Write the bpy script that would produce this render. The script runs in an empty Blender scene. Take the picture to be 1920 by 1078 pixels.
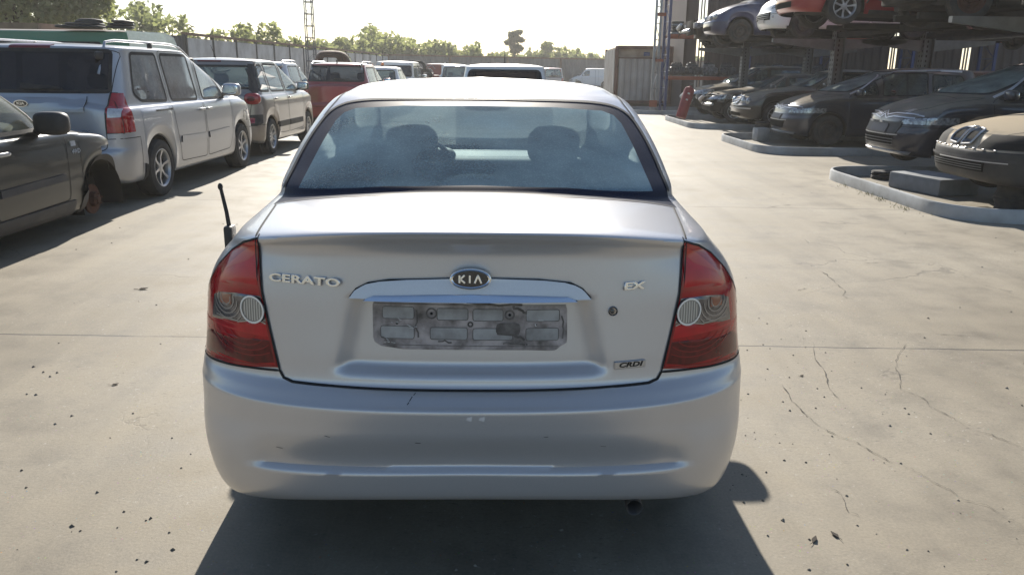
import bpy, bmesh, math, random
from math import pi, sin, cos, tan, sqrt, radians, atan2, exp, floor
from mathutils import Vector, Matrix
from mathutils.bvhtree import BVHTree

SC = bpy.context.scene
COL = SC.collection
random.seed(7)

# ---------------------------------------------------------------- camera
CAM_H = 1.5
cam_d = bpy.data.cameras.new('camera')
cam = bpy.data.objects.new('camera', cam_d)
COL.objects.link(cam)
cam_d.lens = 28.0
cam_d.sensor_width = 36.0
cam_d.clip_start = 0.05
cam_d.clip_end = 2000.0
CAM_M = (Matrix.Rotation(radians(90 - 15.2), 4, 'X') @ Matrix.Rotation(radians(0.7), 4, 'Z'))
cam.matrix_world = Matrix.Translation((0, 0, CAM_H)) @ CAM_M
SC.camera = cam

# ---------------------------------------------------------------- world, sun, exposure
SUN_EL = radians(28.0)
SUN_AZ = radians(-4.0)            # from +Y towards +X; slightly to the left of straight ahead
w = bpy.data.worlds.new('World')
SC.world = w
w.use_nodes = True
nt = w.node_tree
nt.nodes.clear()
sky = nt.nodes.new('ShaderNodeTexSky')
sky.sky_type = 'NISHITA'
sky.sun_disc = False
sky.sun_elevation = SUN_EL
sky.sun_rotation = SUN_AZ
sky.altitude = 100
sky.air_density = 1.0
sky.dust_density = 0.6
sky.ozone_density = 2.2
bg = nt.nodes.new('ShaderNodeBackground')
bg.inputs['Strength'].default_value = 0.075
ow = nt.nodes.new('ShaderNodeOutputWorld')
nt.links.new(sky.outputs[0], bg.inputs[0])
nt.links.new(bg.outputs[0], ow.inputs[0])

sun_d = bpy.data.lights.new('sun', 'SUN')
sun_d.energy = 4.6
sun_d.angle = radians(0.53)
sun_d.color = (1.0, 0.94, 0.84)
sun = bpy.data.objects.new('sun', sun_d)
COL.objects.link(sun)
sdir = Vector((sin(SUN_AZ) * cos(SUN_EL), cos(SUN_AZ) * cos(SUN_EL), sin(SUN_EL)))
sun.rotation_euler = sdir.to_track_quat('Z', 'Y').to_euler()
sun.location = (0, 0, 30)

SC.view_settings.view_transform = 'Standard'
SC.view_settings.look = 'None'
SC.view_settings.exposure = 0.90
SC.view_settings.gamma = 1.0
SC.render.engine = 'CYCLES'
SC.cycles.max_bounces = 8
SC.cycles.transparent_max_bounces = 16
SC.cycles.caustics_reflective = False
SC.cycles.caustics_refractive = False
SC.cycles.sample_clamp_indirect = 6.0

# ---------------------------------------------------------------- materials
MATS = {}
def _new(name):
    m = bpy.data.materials.new(name)
    m.use_nodes = True
    m.node_tree.nodes.clear()
    return m, m.node_tree.nodes, m.node_tree.links

def _noise(N, L, scale, detail=4, rough=0.55, coord='Object', vec=None):
    tc = N.new('ShaderNodeTexCoord')
    t = N.new('ShaderNodeTexNoise')
    t.inputs['Scale'].default_value = scale
    t.inputs['Detail'].default_value = detail
    t.inputs['Roughness'].default_value = rough
    L.new(tc.outputs[coord] if vec is None else vec, t.inputs['Vector'])
    return t.outputs['Fac']

def _ramp(N, L, fac, stops):
    r = N.new('ShaderNodeValToRGB')
    e = r.color_ramp.elements
    while len(e) < len(stops): e.new(0.5)
    for i, (p, c) in enumerate(stops):
        e[i].position = p
        e[i].color = (c, c, c, 1) if isinstance(c, (int, float)) else (*c, 1)
    L.new(fac, r.inputs[0])
    return r.outputs[0]

def _mix(N, L, fac, a, b, kind='MIX'):
    m = N.new('ShaderNodeMix')
    m.data_type = 'RGBA'
    m.blend_type = kind
    if isinstance(fac, (int, float)): m.inputs[0].default_value = fac
    else: L.new(fac, m.inputs[0])
    for s, v in ((6, a), (7, b)):
        if isinstance(v, tuple): m.inputs[s].default_value = (*v[:3], 1)
        else: L.new(v, m.inputs[s])
    return m.outputs[2]

def _math(N, L, op, a, b=0.0, clamp=False):
    m = N.new('ShaderNodeMath')
    m.operation = op
    m.use_clamp = clamp
    for i, v in enumerate((a, b)):
        if isinstance(v, (int, float)): m.inputs[i].default_value = v
        else: L.new(v, m.inputs[i])
    return m.outputs[0]

def mat(name, col, rough=0.5, metal=0.0, noise=0.0, nscale=8.0, coat=0.0, coat_rough=0.05, bump=0.0, bscale=60.0,
        spec=0.5, col2=None, emit=None, trans=0.0, ior=1.45):
    """one principled surface; noise blends col towards col2 (its own wear and dirt)"""
    if name in MATS: return MATS[name]
    m, N, L = _new(name)
    p = N.new('ShaderNodeBsdfPrincipled')
    o = N.new('ShaderNodeOutputMaterial')
    L.new(p.outputs[0], o.inputs[0])
    p.inputs['Base Color'].default_value = (*col, 1)
    p.inputs['Roughness'].default_value = rough
    p.inputs['Metallic'].default_value = metal
    p.inputs['Coat Weight'].default_value = coat
    p.inputs['Coat Roughness'].default_value = coat_rough
    p.inputs['Specular IOR Level'].default_value = spec
    p.inputs['IOR'].default_value = ior
    p.inputs['Transmission Weight'].default_value = trans
    if noise > 0:
        c2 = col2 or tuple(c * 0.55 for c in col)
        f = _noise(N, L, nscale, 6)
        f = _ramp(N, L, f, [(0.38, 0.0), (0.68, noise)])
        L.new(_mix(N, L, f, tuple(col), tuple(c2)), p.inputs['Base Color'])
    if bump > 0:
        b = N.new('ShaderNodeBump')
        b.inputs['Strength'].default_value = bump
        b.inputs['Distance'].default_value = 0.01
        L.new(_noise(N, L, bscale, 5), b.inputs['Height'])
        L.new(b.outputs[0], p.inputs['Normal'])
    if emit:
        p.inputs['Emission Color'].default_value = (*emit[0], 1)
        p.inputs['Emission Strength'].default_value = emit[1]
    MATS[name] = m
    return m

DUST = (0.40, 0.34, 0.26)
def paint(name, col, metal=0.5, rough=0.32, dust=0.25, coat=0.8, top=0.6, inner=(0.035, 0.035, 0.038), dcol=DUST, fine=0.12):
    """car paint with flakes, clear coat and a layer of dust that settles on upward faces; inside faces are dark trim"""
    if name in MATS: return MATS[name]
    m, N, L = _new(name)
    p = N.new('ShaderNodeBsdfPrincipled')
    p.inputs['Metallic'].default_value = metal
    p.inputs['Roughness'].default_value = rough
    p.inputs['Coat Weight'].default_value = coat
    p.inputs['Coat Roughness'].default_value = 0.08
    fl = _noise(N, L, 1500.0, 1)
    flc = _ramp(N, L, fl, [(0.3, 0.86), (0.7, 1.12)])
    c = _mix(N, L, 1.0, tuple(col), flc, 'MULTIPLY')
    big = _noise(N, L, 3.0, 5)
    fine_n = _noise(N, L, 220.0, 3, 0.7)
    spots = _ramp(N, L, fine_n, [(0.56, 0.0), (0.72, 1.0)])
    geo = N.new('ShaderNodeNewGeometry')
    sx = N.new('ShaderNodeSeparateXYZ')
    L.new(geo.outputs['Normal'], sx.inputs[0])
    up = _ramp(N, L, sx.outputs['Z'], [(0.05, 0.0), (0.9, 1.0)])
    amt = _math(N, L, 'MULTIPLY', up, top)
    base = _math(N, L, 'MULTIPLY', _ramp(N, L, big, [(0.30, 0.45), (0.65, 1.0)]), dust)
    amt = _math(N, L, 'MULTIPLY', _math(N, L, 'ADD', amt, 0.07), base)
    amt = _math(N, L, 'ADD', amt, _math(N, L, 'MULTIPLY', spots, fine * (0.4 + dust)), True)
    df = N.new('ShaderNodeBsdfDiffuse')
    df.inputs[0].default_value = (*dcol, 1)
    L.new(c, p.inputs['Base Color'])
    m1 = N.new('ShaderNodeMixShader')
    L.new(amt, m1.inputs[0]); L.new(p.outputs[0], m1.inputs[1]); L.new(df.outputs[0], m1.inputs[2])
    ins = N.new('ShaderNodeBsdfDiffuse')
    ins.inputs[0].default_value = (*inner, 1)
    m2 = N.new('ShaderNodeMixShader')
    L.new(geo.outputs['Backfacing'], m2.inputs[0]); L.new(m1.outputs[0], m2.inputs[1]); L.new(ins.outputs[0], m2.inputs[2])
    o = N.new('ShaderNodeOutputMaterial')
    L.new(m2.outputs[0], o.inputs[0])
    MATS[name] = m
    return m

def glass(name, tint=(0.75, 0.85, 0.85), dust=0.2, dcol=(0.45, 0.5, 0.52), speck=0.3, sscale=160.0, stretch=None, smear=3.0, refl=0.03):
    """thin window glass: clear tint + mirror coat + a film of dust with specks"""
    if name in MATS: return MATS[name]
    m, N, L = _new(name)
    tr = N.new('ShaderNodeBsdfTransparent'); tr.inputs[0].default_value = (*tint, 1)
    gl = N.new('ShaderNodeBsdfGlossy'); gl.inputs['Roughness'].default_value = 0.03
    fr = N.new('ShaderNodeLayerWeight'); fr.inputs[0].default_value = 0.22
    fac = _math(N, L, 'ADD', _math(N, L, 'MULTIPLY', fr.outputs['Fresnel'], 0.9), refl, True)
    m1 = N.new('ShaderNodeMixShader')
    L.new(fac, m1.inputs[0]); L.new(tr.outputs[0], m1.inputs[1]); L.new(gl.outputs[0], m1.inputs[2])
    df = N.new('ShaderNodeBsdfDiffuse'); df.inputs[0].default_value = (*dcol, 1)
    tl = N.new('ShaderNodeBsdfTranslucent'); tl.inputs[0].default_value = (*dcol, 1)
    m0 = N.new('ShaderNodeMixShader'); m0.inputs[0].default_value = 0.35
    L.new(df.outputs[0], m0.inputs[1]); L.new(tl.outputs[0], m0.inputs[2])
    vec = None
    if stretch:
        tc = N.new('ShaderNodeTexCoord'); mp = N.new('ShaderNodeMapping')
        mp.inputs['Scale'].default_value = stretch
        L.new(tc.outputs['Object'], mp.inputs[0]); vec = mp.outputs[0]
    sp = _ramp(N, L, _noise(N, L, sscale, 4, 0.65, vec=vec), [(0.5, 0.0), (0.68, 1.0)])
    sm = _ramp(N, L, _noise(N, L, smear, 4), [(0.3, 0.45), (0.7, 1.25)])
    a = _math(N, L, 'ADD', _math(N, L, 'MULTIPLY', sm, dust), _math(N, L, 'MULTIPLY', sp, speck), True)
    m2 = N.new('ShaderNodeMixShader')
    L.new(a, m2.inputs[0]); L.new(m1.outputs[0], m2.inputs[1]); L.new(m0.outputs[0], m2.inputs[2])
    o = N.new('ShaderNodeOutputMaterial'); L.new(m2.outputs[0], o.inputs[0])
    MATS[name] = m
    return m

# ---------------------------------------------------------------- object helpers
def link(o, parent=None):
    COL.objects.link(o)
    if parent is not None: o.parent = parent
    return o

def tag(o, label=None, cat=None, group=None, kind=None):
    if label: o['label'] = label
    if cat: o['category'] = cat
    if group: o['group'] = group
    if kind: o['kind'] = kind
    return o

def empty(name, loc, rz=0.0, label=None, cat=None, group=None, rx=0.0, ry=0.0):
    o = bpy.data.objects.new(name, None)
    o.empty_display_size = 0.2
    link(o)
    o.location = loc
    o.rotation_euler = (rx, ry, rz)
    return tag(o, label, cat, group)

def mesh_obj(name, verts, faces, m, parent=None, sharp=35.0, mi=None, smooth=True):
    me = bpy.data.meshes.new(name)
    me.from_pydata([tuple(v) for v in verts], [], faces)
    ms = m if isinstance(m, (list, tuple)) else [m]
    for x in ms: me.materials.append(x)
    if mi:
        for p, i in zip(me.polygons, mi): p.material_index = i
    if smooth and len(me.polygons):
        me.shade_smooth()
        me.set_sharp_from_angle(angle=radians(sharp))
    me.update()
    return link(bpy.data.objects.new(name, me), parent)

def bm_obj(name, bm, m, parent=None, sharp=35.0):
    me = bpy.data.meshes.new(name)
    bm.to_mesh(me)
    for x in (m if isinstance(m, (list, tuple)) else [m]): me.materials.append(x)
    me.shade_smooth()
    me.set_sharp_from_angle(angle=radians(sharp))
    return link(bpy.data.objects.new(name, me), parent)

class MB:
    """collects primitives into one mesh"""
    def __init__(s): s.v = []; s.f = []; s.mi = []; s.cur = 0
    def add(s, vs, fs):
        b = len(s.v); s.v += [Vector(v) for v in vs]; s.f += [[b + i for i in f] for f in fs]; s.mi += [s.cur] * len(fs)
    def box(s, c, d, R=None, bev=0.0):
        """box centred on c with full size d, chamfered by bev"""
        x, y, z = d[0] / 2, d[1] / 2, d[2] / 2
        b = min(bev, x * .9, y * .9, z * .9)
        if b <= 0:
            vs = [(sx * x, sy * y, sz * z) for sx in (-1, 1) for sy in (-1, 1) for sz in (-1, 1)]
            fs = [(0, 1, 3, 2), (4, 6, 7, 5), (0, 4, 5, 1), (2, 3, 7, 6), (0, 2, 6, 4), (1, 5, 7, 3)]
        else:
            bm = bmesh.new()
            bmesh.ops.create_cube(bm, size=1.0)
            for v in bm.verts: v.co = Vector((v.co.x * 2 * x, v.co.y * 2 * y, v.co.z * 2 * z))
            bmesh.ops.bevel(bm, geom=bm.edges[:], offset=b, segments=2 if b > .004 else 1, affect='EDGES', profile=0.6)
            bm.verts.index_update()
            vs = [v.co.copy() for v in bm.verts]; fs = [[v.index for v in f.verts] for f in bm.faces]
            bm.free()
        c = Vector(c)
        s.add([((R @ Vector(v)) if R else Vector(v)) + c for v in vs], fs)
        return s
    def tube(s, pts, r, n=10, cap=True, closed=False):
        pts = [Vector(p) for p in pts]
        k = len(pts)
        rs = r if isinstance(r, (list, tuple)) else [r] * k
        vs = []; fs = []
        up = None
        for i, p in enumerate(pts):
            a = pts[i - 1] if (i > 0 or closed) else p
            b = pts[(i + 1) % k] if (i < k - 1 or closed) else p
            t = (b - a).normalized()
            if up is None:
                up = Vector((0, 0, 1)) if abs(t.z) < 0.9 else Vector((1, 0, 0))
            u = (up - t * up.dot(t)).normalized(); w_ = t.cross(u); up = u
            for j in range(n):
                an = 2 * pi * j / n
                vs.append(p + (u * cos(an) + w_ * sin(an)) * rs[i])
        m_ = k if closed else k - 1
        for i in range(m_):
            for j in range(n):
                a = i * n + j; b = i * n + (j + 1) % n; c = ((i + 1) % k) * n + (j + 1) % n; d = ((i + 1) % k) * n + j
                fs.append((a, b, c, d))
        if cap and not closed:
            fs.append(list(range(n))[::-1]); fs.append([(k - 1) * n + j for j in range(n)])
        s.add(vs, fs); return s
    def lathe(s, prof, o=(0, 0, 0), axis='x', n=32, sx=1.0):
        """prof: (along, radius) list turned about the axis"""
        vs = []; fs = []
        o = Vector(o)
        for (a, r) in prof:
            for j in range(n):
                t = 2 * pi * j / n
                c, d = r * cos(t), r * sin(t)
                v = {'x': (a, c, d), 'y': (c, a, d), 'z': (c, d, a)}[axis]
                vs.append(o + Vector(v))
        for i in range(len(prof) - 1):
            for j in range(n):
                fs.append((i * n + j, i * n + (j + 1) % n, (i + 1) * n + (j + 1) % n, (i + 1) * n + j))
        s.add(vs, fs); return s
    def ell(s, c, r, e1=1.0, e2=1.0, nu=14, nv=20, R=None):
        """superellipsoid; e<1 is boxier"""
        def sp(x, e): return math.copysign(abs(x) ** e, x)
        vs = []; fs = []
        c = Vector(c)
        for i in range(nu + 1):
            a = -pi / 2 + pi * i / nu
            for j in range(nv):
                b = 2 * pi * j / nv
                v = Vector((r[0] * sp(cos(a), e1) * sp(cos(b), e2), r[1] * sp(cos(a), e1) * sp(sin(b), e2), r[2] * sp(sin(a), e1)))
                vs.append(c + (R @ v if R else v))
        for i in range(nu):
            for j in range(nv):
                fs.append((i * nv + j, i * nv + (j + 1) % nv, (i + 1) * nv + (j + 1) % nv, (i + 1) * nv + j))
        s.add(vs, fs); return s
    def prism(s, poly, a0, a1, axis='x', R=None, c=(0, 0, 0)):
        """extrudes a 2d outline; axis x: poly=(y,z), axis y: poly=(x,z), axis z: poly=(x,y)"""
        n = len(poly); vs = []
        for a in (a0, a1):
            for (p, q) in poly:
                v = Vector({'x': (a, p, q), 'y': (p, a, q), 'z': (p, q, a)}[axis])
                vs.append(((R @ v) if R else v) + Vector(c))
        fs = [[i, (i + 1) % n, n + (i + 1) % n, n + i] for i in range(n)]
        fs.append(list(range(n))[::-1]); fs.append([n + i for i in range(n)])
        s.add(vs, fs); return s
    def obj(s, name, m, parent=None, sharp=35.0, recalc=True):
        o = mesh_obj(name, s.v, s.f, m, parent, sharp, s.mi if any(s.mi) else None)
        if recalc:
            bm = bmesh.new(); bm.from_mesh(o.data)
            bmesh.ops.remove_doubles(bm, verts=bm.verts[:], dist=1e-5)
            bmesh.ops.recalc_face_normals(bm, faces=bm.faces[:])
            bm.to_mesh(o.data); bm.free()
            o.data.set_sharp_from_angle(angle=radians(sharp))
        return o

def lerp(a, b, t): return a + (b - a) * t
def sstep(a, b, x):
    t = max(0.0, min(1.0, (x - a) / (b - a))) if a != b else float(x > a)
    return t * t * (3 - 2 * t)

def roundpoly(pts, r, seg=4):
    """rounds the corners of a 2d polygon"""
    out = []; n = len(pts)
    for i in range(n):
        p0 = Vector(pts[i - 1]); p = Vector(pts[i]); p1 = Vector(pts[(i + 1) % n])
        rr = r[i] if isinstance(r, (list, tuple)) else r
        if rr <= 0: out.append(tuple(p)); continue
        d0 = (p0 - p); d1 = (p1 - p)
        k = min(rr, d0.length * .48, d1.length * .48)
        a = p + d0.normalized() * k; b = p + d1.normalized() * k
        for j in range(seg + 1):
            t = j / seg
            out.append(tuple(a * (1 - t) ** 2 + p * 2 * t * (1 - t) + b * t * t))
    return out

def pchip(ts, vals, t):
    n = len(ts)
    if t <= ts[0]: return vals[0]
    if t >= ts[-1]: return vals[-1]
    i = 0
    while ts[i + 1] < t: i += 1
    def slope(k):
        if k == 0: return (vals[1] - vals[0]) / (ts[1] - ts[0])
        if k == n - 1: return (vals[-1] - vals[-2]) / (ts[-1] - ts[-2])
        h0 = ts[k] - ts[k - 1]; h1 = ts[k + 1] - ts[k]
        d0 = (vals[k] - vals[k - 1]) / h0; d1 = (vals[k + 1] - vals[k]) / h1
        if d0 * d1 <= 0: return 0.0
        w1 = 2 * h1 + h0; w2 = h1 + 2 * h0
        return (w1 + w2) / (w1 / d0 + w2 / d1)
    h = ts[i + 1] - ts[i]; x = (t - ts[i]) / h
    m0, m1 = slope(i), slope(i + 1)
    return ((2 * x ** 3 - 3 * x ** 2 + 1) * vals[i] + (x ** 3 - 2 * x ** 2 + x) * h * m0 + (-2 * x ** 3 + 3 * x ** 2) * vals[i + 1] + (x ** 3 - x ** 2) * h * m1)

# ---------------------------------------------------------------- car body loft (horizontal rings, rear -> front)
def quad_pts(W, L, n, k):
    """quarter of a superellipse from the centre line to the side, k equal steps"""
    S = 90
    raw = []
    for i in range(S + 1):
        p = pi / 2 * i / S
        raw.append((W * sin(p) ** (2 / n), L * (1 - cos(p) ** (2 / n))))
    acc = [0.0]
    for a, b in zip(raw, raw[1:]): acc.append(acc[-1] + sqrt((a[0] - b[0]) ** 2 + (a[1] - b[1]) ** 2))
    out = []; j = 0
    for i in range(k + 1):
        d = acc[-1] * i / k
        while j < S - 1 and acc[j + 1] < d: j += 1
        t = (d - acc[j]) / max(1e-9, acc[j + 1] - acc[j])
        t = max(0, min(1, t))
        out.append((lerp(raw[j][0], raw[j + 1][0], t), lerp(raw[j][1], raw[j + 1][1], t)))
    return out

def loft(rows, L, wheels=(), ds=0.03, nr=26, nf=22, bow=0.03, hood=None, zp=2.5, arch_top=0.9, disp=None, side_n=40, flare=0.012):
    """rows: (zs, W, zr, yr, zf, yf, Lr, Lf, n).  Returns a bmesh of the closed body skin."""
    ts = [0.0]
    for a, b in zip(rows, rows[1:]):
        d = sqrt((a[0] - b[0]) ** 2 + (a[1] - b[1]) ** 2) + 0.7 * sqrt((a[2] - b[2]) ** 2 + (a[3] - b[3]) ** 2) + 0.25 * sqrt((a[4] - b[4]) ** 2 + (a[5] - b[5]) ** 2)
        ts.append(ts[-1] + max(d, 1e-3))
    samples = []
    for i in range(len(rows) - 1):
        k = max(1, int(math.ceil((ts[i + 1] - ts[i]) / (ds * 1.7))))
        for j in range(k): samples.append(lerp(ts[i], ts[i + 1], j / k))
    samples.append(ts[-1])
    ref = rows[2]
    ya0, yb0 = ref[3] + ref[6], ref[5] - ref[7]
    ys = set()
    for i in range(side_n + 1): ys.add(round(i / side_n, 4))
    for (yw, zw, R) in wheels:
        ys = {y for y in ys if abs(lerp(ya0, yb0, y) - yw) > R + 0.02}
        for i in range(25):
            c = cos(pi * i / 24) * R
            ys.add(round((yw + c - ya0) / (yb0 - ya0), 5))
        for s_ in (-1, 1): ys.add(round((yw + s_ * (R + 0.008) - ya0) / (yb0 - ya0), 5)); ys.add(round((yw + s_ * (R + 0.03) - ya0) / (yb0 - ya0), 5))
    ys = sorted(y for y in ys if 0 < y < 1)
    ym, hl = L / 2, L / 2
    rings = []
    for t in samples:
        zs, W, zr, yr, zf, yf, Lr, Lf, n = [pchip(ts, [r[q] for r in rows], t) for q in range(9)]
        W = max(W, 0.0)
        ring = []
        for (x, dy) in quad_pts(max(W, 1e-4), Lr, n, nr):
            wgt = (x / max(W, 1e-4)) ** zp
            ring.append([x, yr + dy, lerp(zr, zs, wgt)])
        a, b = yr + Lr, yf - Lf
        for q in ys: ring.append([W, lerp(a, b, q), zs])
        for (x, dy) in reversed(quad_pts(max(W, 1e-4), Lf, n, nf)):
            wgt = (x / max(W, 1e-4)) ** zp
            ring.append([x, yf - dy, lerp(zf, zs, wgt)])
        rings.append(ring)
    J = len(rings[0])
    for ring in rings:
        for p in ring:
            k = abs((p[1] - ym) / hl)
            p[0] *= 1 - bow * k ** 3
            if hood:
                yc, D, zlo, zhi = hood
                if p[1] > yc: p[2] -= D * ((p[1] - yc) / (L - yc)) ** 1.7 * sstep(zlo, zhi, p[2])
    for (yw, zw, R) in wheels:
        for j in range(J):
            zb = rings[0][j][2]; yb = rings[0][j][1]
            if abs(yb - yw) < R and rings[0][j][0] > 0.4:
                for ring in rings:
                    p = ring[j]
                    if p[2] < arch_top and abs(p[1] - yw) < R:
                        zA = zw + sqrt(max(0, R * R - (p[1] - yw) ** 2))
                        if zA > zb: p[2] = zA + (p[2] - zb) * (arch_top - zA) / (arch_top - zb)
    if flare:
        for ring in rings:
            for p in ring:
                for (yw, zw, R) in wheels:
                    if p[2] >= zw - 0.1 and p[0] > 0.4:
                        r = sqrt((p[1] - yw) ** 2 + (p[2] - zw) ** 2)
                        p[0] += flare * exp(-((r - R) / 0.05) ** 2) * sstep(zw - .1, zw + .1, p[2])
    if disp:
        for ring in rings:
            for p in ring: disp(p)
    bm = bmesh.new()
    grid = []
    for ring in rings:
        right = [bm.verts.new(p) for p in ring]
        left = [bm.verts.new((-p[0], p[1], p[2])) for p in ring]
        grid.append(right + left[::-1])
    n = 2 * J
    for a, b in zip(grid, grid[1:]):
        for j in range(n):
            try: bm.faces.new((a[j], a[(j + 1) % n], b[(j + 1) % n], b[j]))
            except ValueError: pass
    bmesh.ops.remove_doubles(bm, verts=bm.verts[:], dist=0.0004)
    bmesh.ops.recalc_face_normals(bm, faces=bm.faces[:])
    # make sure normals point outwards
    s = sum((f.calc_center_median() - Vector((0, ym, 0.7))).dot(f.normal) * f.calc_area() for f in bm.faces)
    if s < 0: bmesh.ops.reverse_faces(bm, faces=bm.faces[:])
    bm.normal_update()
    return bm

AX = {'side': (1, 2), 'rear': (0, 2), 'front': (0, 2), 'top': (0, 1)}
def ccw(poly):
    a = sum(poly[i][0] * poly[(i + 1) % len(poly)][1] - poly[(i + 1) % len(poly)][0] * poly[i][1] for i in range(len(poly)))
    return list(poly) if a > 0 else list(poly)[::-1]

def cut(bm, view, poly, filt):
    """cuts a convex outline into the skin as seen along an axis and returns the faces inside"""
    i0, i1 = AX[view]
    poly = ccw(poly)
    lo = [min(p[k] for p in poly) - .002 for k in (0, 1)]; hi = [max(p[k] for p in poly) + .002 for k in (0, 1)]
    cand = []
    for f in bm.faces:
        c0 = [v.co[i0] for v in f.verts]; c1 = [v.co[i1] for v in f.verts]
        if max(c0) < lo[0] or min(c0) > hi[0] or max(c1) < lo[1] or min(c1) > hi[1]: continue
        if filt(f.calc_center_median(), f.normal): cand.append(f)
    for k in range(len(poly)):
        a, b = poly[k], poly[(k + 1) % len(poly)]
        d = (b[0] - a[0], b[1] - a[1])
        if abs(d[0]) + abs(d[1]) < 1e-6: continue
        no = [0, 0, 0]; no[i0] = d[1]; no[i1] = -d[0]
        co = [0, 0, 0]; co[i0] = a[0]; co[i1] = a[1]
        vs = set(); es = set()
        for f in cand:
            vs.update(f.verts); es.update(f.edges)
        g = bmesh.ops.bisect_plane(bm, geom=list(vs) + list(es) + cand, dist=1e-5, plane_co=co, plane_no=no)
        cand = []
        nn = Vector(no); cc = Vector(co)
        for f in {e for e in g['geom'] if isinstance(e, bmesh.types.BMFace)}:
            if f.is_valid and (f.calc_center_median() - cc).dot(nn) < 1e-6: cand.append(f)
    return cand

def extract(bm, faces, name, m, parent, delete=True, off=0.0):
    """moves faces out of the skin into an object of their own"""
    if not faces: return None
    idx = {}; vs = []; fs = []
    for f in faces:
        row = []
        for v in f.verts:
            if v not in idx: idx[v] = len(vs); vs.append(v.co + v.normal * off)
            row.append(idx[v])
        fs.append(row)
    o = mesh_obj(name, vs, fs, m, parent, 50)
    if delete:
        bmesh.ops.delete(bm, geom=faces, context='FACES')
    return o

class Skin:
    """casts 2d outlines on to the finished skin"""
    def __init__(s, bm): s.t = BVHTree.FromBMesh(bm)
    def hit(s, view, p, sgn=1):
        if view == 'side': o, d = Vector((sgn * 5, p[0], p[1])), Vector((-sgn, 0, 0))
        elif view == 'rear': o, d = Vector((p[0], -5, p[1])), Vector((0, 1, 0))
        elif view == 'front': o, d = Vector((p[0], 25, p[1])), Vector((0, -1, 0))
        else: o, d = Vector((p[0], p[1], 9)), Vector((0, 0, -1))
        h = s.t.ray_cast(o, d)
        if h[0] is None:
            n = s.t.find_nearest(o + d * 5)
            q = s.t.find_nearest(Vector((o.x if view != 'side' else sgn * .8, o.y if view not in ('rear', 'front') else (0.2 if view == 'rear' else 4.2), o.z if view != 'top' else 1)))
            return q[0], q[1]
        return h[0], h[1]
    def strip(s, mb, view, pts, width, sgn=1, off=0.0015, closed=True, step=0.02, cast=True):
        """flat ribbon along an outline, lying on the skin"""
        P = [Vector(p) for p in pts]
        if closed: P.append(P[0])
        path = []
        for a, b in zip(P, P[1:]):
            k = max(1, int((b - a).length / step))
            for i in range(k): path.append(a.lerp(b, i / k))
        if not closed: path.append(P[-1])
        H = [s.hit(view, p, sgn) for p in path]
        n = len(H); vs = []; fs = []
        for i in range(n):
            p, nn = H[i]
            a = H[i - 1][0] if (closed or i > 0) else p
            b = H[(i + 1) % n][0] if (closed or i < n - 1) else p
            t = (b - a)
            if t.length < 1e-7: t = Vector((0, 0, 1))
            sd = t.normalized().cross(nn).normalized() * width / 2
            vs += [p + sd + nn * off, p - sd + nn * off]
        m_ = n if closed else n - 1
        for i in range(m_):
            j = (i + 1) % n
            fs.append((2 * i, 2 * i + 1, 2 * j + 1, 2 * j))
        mb.add(vs, fs)
    def patch(s, mb, view, poly, off=0.003, rows=10, cols=24, sgn=1, thick=0.0, by=1):
        """fills an outline (single span per scan line along axis `by`) with a sheet lying on the skin, with a skirt of depth thick"""
        poly = ccw(poly)
        o_ = 1 - by
        lo = min(p[by] for p in poly); hi = max(p[by] for p in poly)
        vs = []; fs = []
        for r in range(rows + 1):
            t = r / rows
            t = 0.5 - 0.5 * cos(pi * (0.02 + 0.96 * t))
            q = lerp(lo, hi, t)
            xs = []
            for i in range(len(poly)):
                a, b = poly[i], poly[(i + 1) % len(poly)]
                if (a[by] - q) * (b[by] - q) <= 0 and abs(a[by] - b[by]) > 1e-9:
                    u = (q - a[by]) / (b[by] - a[by]); xs.append(lerp(a[o_], b[o_], u))
            if not xs: xs = [0, 0]
            x0, x1 = min(xs), max(xs)
            for c in range(cols + 1):
                x = lerp(x0, x1, c / cols)
                p, nn = s.hit(view, (x, q) if by == 1 else (q, x), sgn)
                vs.append(p + nn * off)
        for r in range(rows):
            for c in range(cols):
                a = r * (cols + 1) + c
                fs.append((a, a + 1, a + cols + 2, a + cols + 1))
        if thick:
            per = [c for c in range(cols + 1)] + [r * (cols + 1) + cols for r in range(1, rows + 1)] + [rows * (cols + 1) + c for c in range(cols - 1, -1, -1)] + [r * (cols + 1) for r in range(rows - 1, 0, -1)]
            base = len(vs)
            cen = sum((vs[i] for i in per), Vector()) / len(per)
            for i in per:
                v = vs[i]; nn = s.t.find_nearest(v)[1]
                vs.append(v - nn * thick)
            k = len(per)
            for i in range(k):
                fs.append((per[i], per[(i + 1) % k], base + (i + 1) % k, base + i))
        mb.add(vs, fs)

def pnt_text(body, size, ext, m, name, parent, M, sx=1.0, bevel=0.0, shear=0.0, spacing=1.0, offset=0.0):
    cu = bpy.data.curves.new('txt', 'FONT')
    cu.body = body; cu.size = size; cu.extrude = ext; cu.align_x = 'CENTER'; cu.align_y = 'CENTER'
    cu.bevel_depth = bevel; cu.shear = shear; cu.space_character = spacing; cu.resolution_u = 3; cu.offset = offset
    o = bpy.data.objects.new('txt', cu)
    COL.objects.link(o)
    dg = bpy.context.evaluated_depsgraph_get()
    me = bpy.data.meshes.new_from_object(o.evaluated_get(dg))
    bpy.data.objects.remove(o)
    me.transform(M @ Matrix.Diagonal((sx, 1, 1, 1)))
    me.materials.clear(); me.materials.append(m)
    me.name = name
    return link(bpy.data.objects.new(name, me), parent)
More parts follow.
